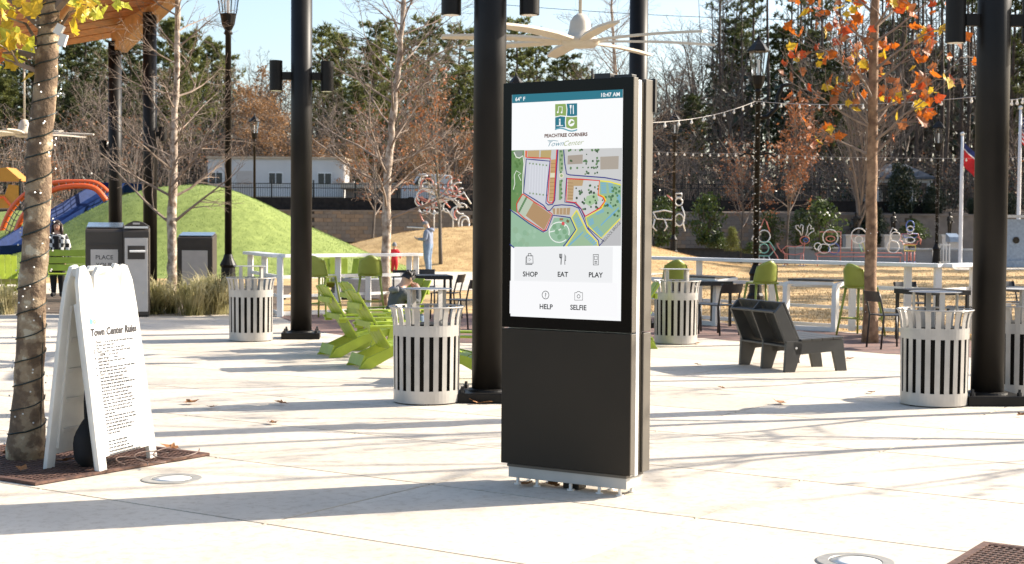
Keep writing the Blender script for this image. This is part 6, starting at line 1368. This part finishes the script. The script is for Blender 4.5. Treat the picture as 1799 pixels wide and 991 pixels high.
def woman():
    p = G(101, 520); z = 0; t = thing('person', 'woman with long dark hair in a black and white plaid jacket', 'person', p, math.radians(190)); J, E = std(1.66)
    for k, sg in (('l', -1), ('r', 1)): J[k + 'el'] = (V((sg * .25, .0, 1.15)), .052); J[k + 'wr'] = (V((sg * .27, .06, .90)), .038); E += [(k + 'sh', k + 'el'), (k + 'el', k + 'wr')]
    J['pelvis'] = (V((0, 0, .93)), (.18, .13)); C = colour(J, 'plaid', 'cloth_black', 'cloth_black'); C['pelvis'] = 'plaid'
    for k, sg in (('l', -1), ('r', 1)): hand(J, E, C, k + 'wr', J[k + 'wr'][0], (0, .1, -1), (0, 1, 0), .3)
    b, s = finish(t, J, E, C, 1.66); head_parts(t, V((0, .03, 1.665)) * s, (0, 1, -.15), 'hair_brown', .10, extra=1.1)
    mb = MB()
    for k in range(11): a = math.pi + (k - 5) * .34; x, y = math.sin(k * 0 + (k - 5) * .34) * .095, -math.cos((k - 5) * .34) * .085; mb.tube([V((x, y + .03, 1.70)) * s, V((x * 1.2, y * 1.1 + .02, 1.52)) * s, V((x * 1.3, y * .9 + .05, 1.32)) * s], [.034, .036, .015], 6)
    mb.build('long_hair', 'hair_brown', t, smooth=True)
    mb = MB(); mb.box(V((0, .135, 1.20)) * s, (.11, .03, .42)); mb.build('black_top', 'cloth_black', t, bevel=.012)
m = mat('plaid', (.5, .5, .5), rough=.85); nt = m.node_tree; ck = nt.nodes.new('ShaderNodeTexChecker'); ck.inputs['Scale'].default_value = 11; ck.inputs['Color1'].default_value = (.02, .02, .02, 1); ck.inputs['Color2'].default_value = (.68, .68, .66, 1)
tc = [x for x in nt.nodes if x.type == 'TEX_COORD'][0]; nt.links.new(tc.outputs['Object'], ck.inputs['Vector']); nt.links.new(ck.outputs[0], nt.nodes['Principled BSDF'].inputs['Base Color'])
woman()
def boy():
    p = G(688, 604); t = thing('person', 'dark haired boy in a grey jacket hunched in a lime chair', 'person', p, math.radians(-60)); t.scale = (.9, .9, .88)
    J = {'pelvis': (V((0, -.05, .42)), (.15, .12)), 'waist': (V((0, .02, .56)), (.14, .11)), 'chest': (V((0, .10, .74)), (.165, .12)), 'neckb': (V((0, .16, .86)), (.08, .075)), 'neck': (V((0, .19, .91)), .05), 'headb': (V((0, .24, .955)), (.07, .08)), 'head': (V((0, .27, 1.02)), (.08, .09)), 'crown': (V((0, .27, 1.07)), .06)}
    E = [('pelvis', 'waist'), ('waist', 'chest'), ('chest', 'neckb'), ('neckb', 'neck'), ('neck', 'headb'), ('headb', 'head'), ('head', 'crown')]
    for k, sg in (('l', -1), ('r', 1)):
        J.update({k + 'hip': (V((sg * .09, 0, .42)), .085), k + 'knee': (V((sg * .14, .40, .46)), .058), k + 'calf': (V((sg * .13, .42, .28)), .05), k + 'ankle': (V((sg * .13, .42, .09)), .04), k + 'heel': (V((sg * .13, .40, .045)), .042), k + 'toe': (V((sg * .14, .58, .035)), .036), k + 'sh': (V((sg * .17, .13, .80)), .06), k + 'el': (V((sg * .20, .33, .62)), .045), k + 'wr': (V((sg * .07, .42, .84)), .032)})
        E += [('pelvis', k + 'hip'), (k + 'hip', k + 'knee'), (k + 'knee', k + 'calf'), (k + 'calf', k + 'ankle'), (k + 'ankle', k + 'heel'), (k + 'heel', k + 'toe'), ('chest', k + 'sh'), (k + 'sh', k + 'el'), (k + 'el', k + 'wr')]
    C = colour(J, 'jacket_grey', 'jeans', 'cloth_black')
    for k, sg in (('l', -1), ('r', 1)): hand(J, E, C, k + 'wr', J[k + 'wr'][0], (-sg * .3, -.3, .8), (0, 1, .2), .5)
    finish(t, J, E, C, 1.76); head_parts(t, (0, .275, 1.01), (0, .85, -.5), 'hair_black', .108)
    mb = MB(); mb.tube([(-.10, .07, .85), (-.06, .02, .84), (0, .0, .83), (.06, .02, .84), (.10, .07, .85)], .045, 10); mb.build('hood', 'knit_grey', t, smooth=True)
boy()
def statue(u, vb, label, pose):
    p = P(u, vb, 74); z = P(u, 412, 74).z + .003; H = P(u, 374, 74).z - z if pose < 2 else P(u, 392, 74).z - z; t = thing('bronze_statue', label, 'statue', (p.x, 74, z), 3.14 + .4 * pose); J, E = std(1.76)
    for k, sg in (('l', -1), ('r', 1)):
        el, wr = ((sg * .28, .05, 1.15), (sg * .34, .2, 1.30)) if pose == 0 else ((sg * .24, .0, 1.14), (sg * .18, .2, 1.02))
        J[k + 'el'] = (V(el), .05); J[k + 'wr'] = (V(wr), .04); E += [(k + 'sh', k + 'el'), (k + 'el', k + 'wr')]
    C = {k: 'bronze' for k in J}
    for k, sg in (('l', -1), ('r', 1)): hand(J, E, C, k + 'wr', J[k + 'wr'][0], (0, .7, -.3), (1, 0, 0), .4, 'bronze')
    s = H / 1.76; J2 = {k: (v[0] * s, tuple(x * s for x in v[1]) if hasattr(v[1], '__len__') else v[1] * s) for k, v in J.items()}; skin_body('figure', J2, E, t, C, 'pelvis'); mb = MB(); mb.lathe([(.13 * s, 1.70 * s), (.13 * s, 1.73 * s), (.10 * s, 1.80 * s), (.04 * s, 1.83 * s)], 14, (0, .02 * s, 0)); mb.build('helmet', 'bronze', t, smooth=True)
    mb = MB(); mb.box((0, 0, .012), (.5 * s, .5 * s, .03)); mb.build('base', 'bronze', t)
statue(1503, 412, 'bronze statue on the pedestal left of the orange leaved tree trunk', 0); statue(1569, 412, 'bronze statue on the pedestal right of the orange leaved tree trunk', 1); statue(1668, 412, 'smaller looking bronze statue behind the lectern', 1)
def lectern():
    p = G(1674, 464); t = thing('lectern', 'grey information lectern with blue top beside the lit lamp post', 'lectern', p, .1); H = P(1674, 410, p.y).z
    mb = MB(); mb.box((0, 0, H * .36), (.46, .35, H * .72)); mb.build('body', 'granite', t); mb = MB(); mb.prism([(-.28, H * .72), (.28, H * .72), (.28, H * 1.0), (-.20, H * .88)], .54, (0, 0, 0), (0, 1, 0), (0, 0, 1)); mb.build('head', 'blue_stone', t); mb = MB(); mb.box((0, -.18, H * .42), (.26, .01, .12)); mb.build('badge', 'bronze', t)
lectern()
def memorial_stone():
    p = P(1800, 455, 66); t = thing('memorial_stone', 'blue grey memorial stone with round bronze medallion at the right edge', 'memorial', (p.x, 66, 0)); zt = P(1800, 378, 66).z; w = 1.75
    mb = MB(); mb.box((0, 0, zt * .46 + .15), (w, .5, zt * .92 - .3)); mb.build('slab', 'blue_stone', t); mb = MB(); mb.box((0, 0, .15), (w + .1, .7, .30)); mb.build('base', 'blue_stone', t); mb = MB(); mb.box((0, 0, zt - .06), (w + .2, .7, .12)); mb.build('cap', 'granite_pale', t)
    q = P(1785, 422, 65.74); mb = MB(); mb.tube([(q.x - p.x, -.252, q.z), (q.x - p.x, -.285, q.z)], .15, 24); mb.build('medallion', 'bronze', t)
memorial_stone()
def flagpole(u, d, vtop, label, H=None):
    p = P(u, 450, d); t = thing('flagpole', label, 'flagpole', (p.x, d, 0)); zt = P(u, vtop, d).z; mb = MB(); mb.lathe([(.11, 0), (.09, .2), (.085, zt * .6), (.06, zt)], 14); mb.build('pole', 'pole_white', t, smooth=True); mb = MB(); mb.sphere((0, 0, zt + .07), .10, 12); mb.build('finial', 'kiosk_silver', t, smooth=True); return p, zt
def flag(label, p, d, zt, kind):
    t = thing('flag', label, 'flag', (p.x + .09, d, zt - .3)); W_, H_ = (1.7, 1.25) if kind == 'us' else (1.5, 1.1)
    def cloth(x0, x1, z0, z1, m, name, off=0):
        mb = MB(); nx, nz = 8, 3; vs = []; fs = []
        for i in range(nx + 1):
            for j in range(nz + 1):
                x = x0 + (x1 - x0) * i / nx; z = z0 + (z1 - z0) * j / nz; vs.append((x * .55, .14 * math.sin(x * 5 + z * 1.5) * x - off, -z - x * .55))
        for i in range(nx):
            for j in range(nz): k = i * (nz + 1) + j; fs.append((k, k + 1, k + nz + 2, k + nz + 1))
        mb.add(vs, fs); return mb.build(name, m, t, smooth=True)
    if kind == 'us':
        for k in range(13): cloth(0, W_, H_ * k / 13, H_ * (k + 1) / 13, 'flag_red' if k % 2 == 0 else 'flag_white', 'stripe')
        c = cloth(0, W_ * .42, -.002, H_ * 7 / 13, 'flag_blue', 'canton', .006); mb = MB()
        for i in range(5):
            for j in range(4): x, z = W_ * .42 * (i + .5) / 5, H_ * 7 / 13 * (j + .5) / 4; mb.box((x * .55, .14 * math.sin(x * 5 + z * 1.5) * x - .012, -z - x * .55), (.04, .004, .06))
        mb.build('stars', 'flag_white', c)
    else:
        cloth(0, W_, 0, H_ * .25, 'flag_blue', 'upper_band'); cloth(0, W_, H_ * .25, H_ * .31, 'flag_white', 'stripe'); c = cloth(0, W_, H_ * .31, H_, 'flag_red', 'field'); mb = MB(); mb.sphere((.5, -.02, -1.15), .11, 10, (1, .2, 1)); mb.build('emblem', 'flag_white', c)
pp, zt = flagpole(1687, 67, 238, 'white flagpole carrying the red flag, left of the thick right post'); flag('red flag with a dark upper band hanging on the white pole', pp, 67, zt, 'red')
pp, zt = flagpole(1788, 67.5, 192, 'white flagpole at the right edge carrying the striped flag'); flag('red and white striped flag with blue starry corner at the right edge', pp, 67.5, zt, 'us')
t = thing('white_fence', 'small white picket fence piece between the lit lamp post and the lectern', 'fence', G(1657, 466))
for k in range(5): mb = MB(); mb.box((-.28 + k * .14, 0, .5), (.06, .04, 1.0)); mb.build('picket', 'white_paint', t)
for z in (.95, .15): mb = MB(); mb.box((0, .03, z), (.66, .02, .07)); mb.build('rail', 'white_paint', t)
# ---------------------------------------------------------------- wire light figures
def circ(x, y, r, n=16, ry=None, a0=0, a1=6.2832): ry = ry or r; return [(x + r * math.cos(a0 + (a1 - a0) * k / n), y + ry * math.sin(a0 + (a1 - a0) * k / n)) for k in range(n + 1)]
def wirefig(label, u, vb, vt, d, strokes, flip=1, rz=0.0, r=.022, zbase=0.0):
    p = P(u, vb, d); H = P(u, vt, d).z - zbase; t = thing('light_figure', label, 'light figure', (p.x, d, zbase), rz, 'wire holiday light figures'); by = {}
    for pts, m in strokes: MB().tube([(x * H * flip, 0, y * H) for x, y in pts], r, 6).build('wire_outline', m, t, smooth=True)
    mb = MB(); mb.beam((-.3 * H, .02, .012), (.3 * H, .02, .012), .02, .02); mb.tube([(0, .03, 0), (0, .03, .6 * H)], .010, 5); mb.build('stand', 'black_metal', t)
deer = [([(-.25, 0), (-.24, .26), (-.30, .36)], 'wire_red'), ([(-.18, 0), (-.20, .28)], 'wire_red'), ([(.12, 0), (.14, .28)], 'wire_red'), ([(.20, 0), (.19, .3)], 'wire_red'), ([(-.34, .34), (-.2, .46), (0, .44), (.16, .48), (.22, .56), (.20, .30), (0, .25), (-.26, .28), (-.34, .34), (-.42, .46), (-.44, .52), (-.38, .50)], 'wire_red'), (circ(.22, .60, .11, 14, .09), 'wire_red'), (circ(.24, .60, .05, 12, .04), 'wire_blue'),
        ([(.14, .70), (.10, .80), (.02, .86), (.0, .94), (.06, .95), (.10, .88), (.13, .97), (.18, .94), (.17, .84), (.16, .72)], 'wire_white'), ([(.24, .70), (.28, .80), (.28, .90), (.33, .97), (.37, .92), (.34, .86), (.42, .88), (.44, .82), (.36, .78), (.28, .70)], 'wire_white'), ([(-.30, .0), (-.22, .0)], 'wire_white'), ([(.08, 0), (.24, 0)], 'wire_white')]
wirefig('wire reindeer figure with white antlers right of the lamp post with the curved arm', 1397, 450, 392, 66, deer)
elf = [(circ(0, .62, .13), 'wire_white'), ([(-.12, .70), (0, 1.0), (.05, .92), (.12, .72)], 'wire_red'), ([(-.12, .5), (-.22, .34), (-.12, .2), (.12, .2), (.24, .34), (.12, .5), (-.12, .5)], 'wire_teal'), ([(-.1, .2), (-.14, 0), (-.04, 0), (0, .2), (.06, 0), (.18, 0), (.1, .2)], 'wire_white'), ([(.12, .45), (.28, .2), (.34, .04)], 'wire_red'), ([(-.16, .44), (-.26, .56), (-.2, .7), (-.06, .84)], 'wire_white'), (circ(0, .36, .10), 'wire_teal')]
wirefig('wire elf figure with red pointed hat beside the wrapped lamp post', 1342, 447, 384, 66, elf, r=.025)
seat = [([(-.95, 0), (-.95, .26), (-1.02, .32), (-.9, .36), (1.25, .36), (1.3, .28), (1.22, .26), (1.22, 0)], 'wire_red'), ([(-.95, .26), (1.22, .26)], 'wire_red'), ([(-.35, 0), (-.35, .9), (-.9, .9)], 'wire_red'), ([(.4, 0), (.4, .36)], 'wire_white'), (circ(-.62, .76, .20, 18, .20), 'wire_white'), (circ(-.62, .72, .12, 12, .07), 'wire_red'), (circ(-.95, .52, .09), 'wire_white'), (circ(-.52, .46, .14), 'wire_blue'), (circ(-.78, .46, .16, 14, .12), 'wire_white'), (circ(.12, .80, .20, 18, .20), 'wire_white'), ([(-.06, .4), (-.06, .8), (.30, .8), (.30, .4)], 'wire_red'), (circ(.12, .70, .10), 'wire_white'), ([(.12, .62), (.22, .36)], 'wire_teal'), ([(.22, .62), (.30, .40), (.20, .40)], 'wire_yellow'), ([(.5, .4), (.55, .8), (.48, 1.0), (.62, .9)], 'wire_red'), (circ(1.08, .78, .13), 'wire_white'), (circ(1.02, .52, .16), 'wire_white'), ([(.9, .4), (.95, .9), (1.0, 1.02), (1.12, .94)], 'wire_white')]
wirefig('wire light figures of two characters seated on a red bench, behind the orange leaved tree', 1500, 454, 401, 65, seat, r=.022)
sold = [(circ(0, .87, .085, 14, .11), 'wire_blue'), (circ(0, .80, .075, 12, .06), 'wire_white'), ([(-.06, .72), (0, .68), (.06, .72)], 'wire_white'), ([(-.17, .70), (.17, .70), (.22, .56), (.16, .54), (.15, .48), (-.15, .48), (-.16, .54), (-.22, .56), (-.17, .70)], 'wire_red'), ([(-.16, .70), (.16, .70), (.12, .62), (-.12, .62), (-.16, .70)], 'wire_blue'), (circ(0, .57, .10, 12, .06), 'wire_white'), ([(-.12, .46), (.12, .46), (.12, .34), (-.12, .34), (-.12, .46)], 'wire_yellow'), ([(-.10, .34), (-.10, .12)], 'wire_red'), ([(-.02, .34), (-.02, .12)], 'wire_red'), ([(.10, .34), (.10, .12)], 'wire_red'), ([(.02, .34), (.03, .12)], 'wire_red'), ([(-.10, .12), (-.13, 0), (-.02, 0), (-.02, .12)], 'wire_blue'), ([(.10, .12), (.14, 0), (.03, 0), (.03, .12)], 'wire_blue'), ([(.15, .64), (.24, .58), (.22, .48)], 'wire_red')]
wirefig('wire toy soldier figure in red, white and blue lights', 1598, 457, 386, 65, sold, r=.024)
big = []
rg = random.Random(9)
for k in range(26): x, y = rg.uniform(-.40, .45), rg.uniform(.25, .92); big.append((circ(x, y, rg.uniform(.05, .13), 10, None, rg.uniform(0, 3), rg.uniform(4, 7)), rg.choice(['wire_white', 'wire_white', 'wire_white', 'wire_red'])))
for k in range(9): x, y = rg.uniform(-.45, .1), rg.uniform(.3, .9); big.append(([(x, y), (x + .2, y - .08), (x + .42, y - .03 + rg.uniform(-.1, .1)), (x + .55, y - .15)], rg.choice(['wire_white', 'wire_red'])))
big += [(circ(.45, .14, .10, 14, .14), 'wire_white'), (circ(.48, .12, .07, 14, .10), 'wire_white'), ([(-.6, .06), (.1, .03), (.5, .02)], 'wire_white'), ([(-.4, .45), (-.32, .2), (-.18, .06)], 'wire_red'), ([(-.1, 0), (-.1, .5)], 'wire_white'), ([(.25, 0), (.25, .4)], 'wire_white')]
wirefig('large tangled white wire light figure on the ridge above the man', 772, 396, 310, 63, big, r=.030, zbase=1.45)
wd = [(circ(.18, .78, .10), 'wire_white'), ([(.1, .9), (.26, .9), (.26, 1.0), (.1, 1.0), (.1, .9)], 'wire_white'), ([(.1, .66), (.02, .4), (.1, .15), (.02, 0)], 'wire_white'), ([(.26, .66), (.34, .45), (.30, .2), (.36, 0)], 'wire_white'), (circ(.2, .3, .12, 12, .16), 'wire_white'), ([(-.5, .5), (-.2, .55), (.05, .5), (0, .3), (-.4, .32), (-.5, .5)], 'wire_white'), ([(-.45, .32), (-.5, .1), (-.4, 0)], 'wire_white'), ([(-.2, .32), (-.12, .12), (-.2, 0)], 'wire_white'), ([(.1, .7), (-.02, .86), (-.14, .96)], 'wire_red')]
wirefig('white wire figures on the crest of the mound behind the distant lamp post', 1180, 403, 340, 63, wd, r=.030, zbase=1.5)
# ---------------------------------------------------------------- lawn and turf blades
def blades():
    rng = random.Random(3); mb = MB()
    def put(p, h, w):
        a = rng.uniform(0, 6.283); e = V((math.cos(a), math.sin(a), 0)) * w; mb.add([p - e, p + e, p + V((rng.gauss(0, h * .5), rng.gauss(0, h * .5), h))], [(0, 1, 2)])
    for k in range(26000):
        u, v = rng.uniform(1140, 1810), rng.uniform(470, 606); p = G(u, v, -.03); q = B0.lerp(B1, (u - 1130) / 525)
        if p.y < q.y + .25: continue
        put(p, rng.uniform(.02, .055), .004 + p.y * .00014)
    tag(mb.build('lawn_grass', 'tan_blade'), 'dormant tan grass blades on the lawn beyond the right railing', 'grass', kind='stuff')
blades()
def mound_blades(obj, m, name, label, n, h):
    rng = random.Random(4); me = obj.data; mb = MB(); polys = [p for p in me.polygons if p.center.z > .02]; tot = len(polys)
    for k in range(n):
        f = polys[rng.randrange(tot)]; vs = [me.vertices[i].co for i in f.vertices]; a, b = rng.random(), rng.random(); p = vs[0].lerp(vs[1], a).lerp(vs[3].lerp(vs[2], a), b); t = rng.uniform(0, 6.283); e = V((math.cos(t), math.sin(t), 0)) * (.006 if h < .06 else .011); hh = h * rng.uniform(.5, 1.2); mb.add([p - e, p + e, p + V((rng.gauss(0, hh * .5), rng.gauss(0, hh * .5), hh))], [(0, 1, 2)])
    tag(mb.build(name, m), label, 'grass', kind='stuff')
mound_blades(gm, 'tan_blade', 'mound_grass', 'dormant tan grass blades covering the mound', 60000, .035)
mound_blades(tm, 'turf_blade', 'turf_grass', 'short green turf blades covering the play mound', 45000, .045)
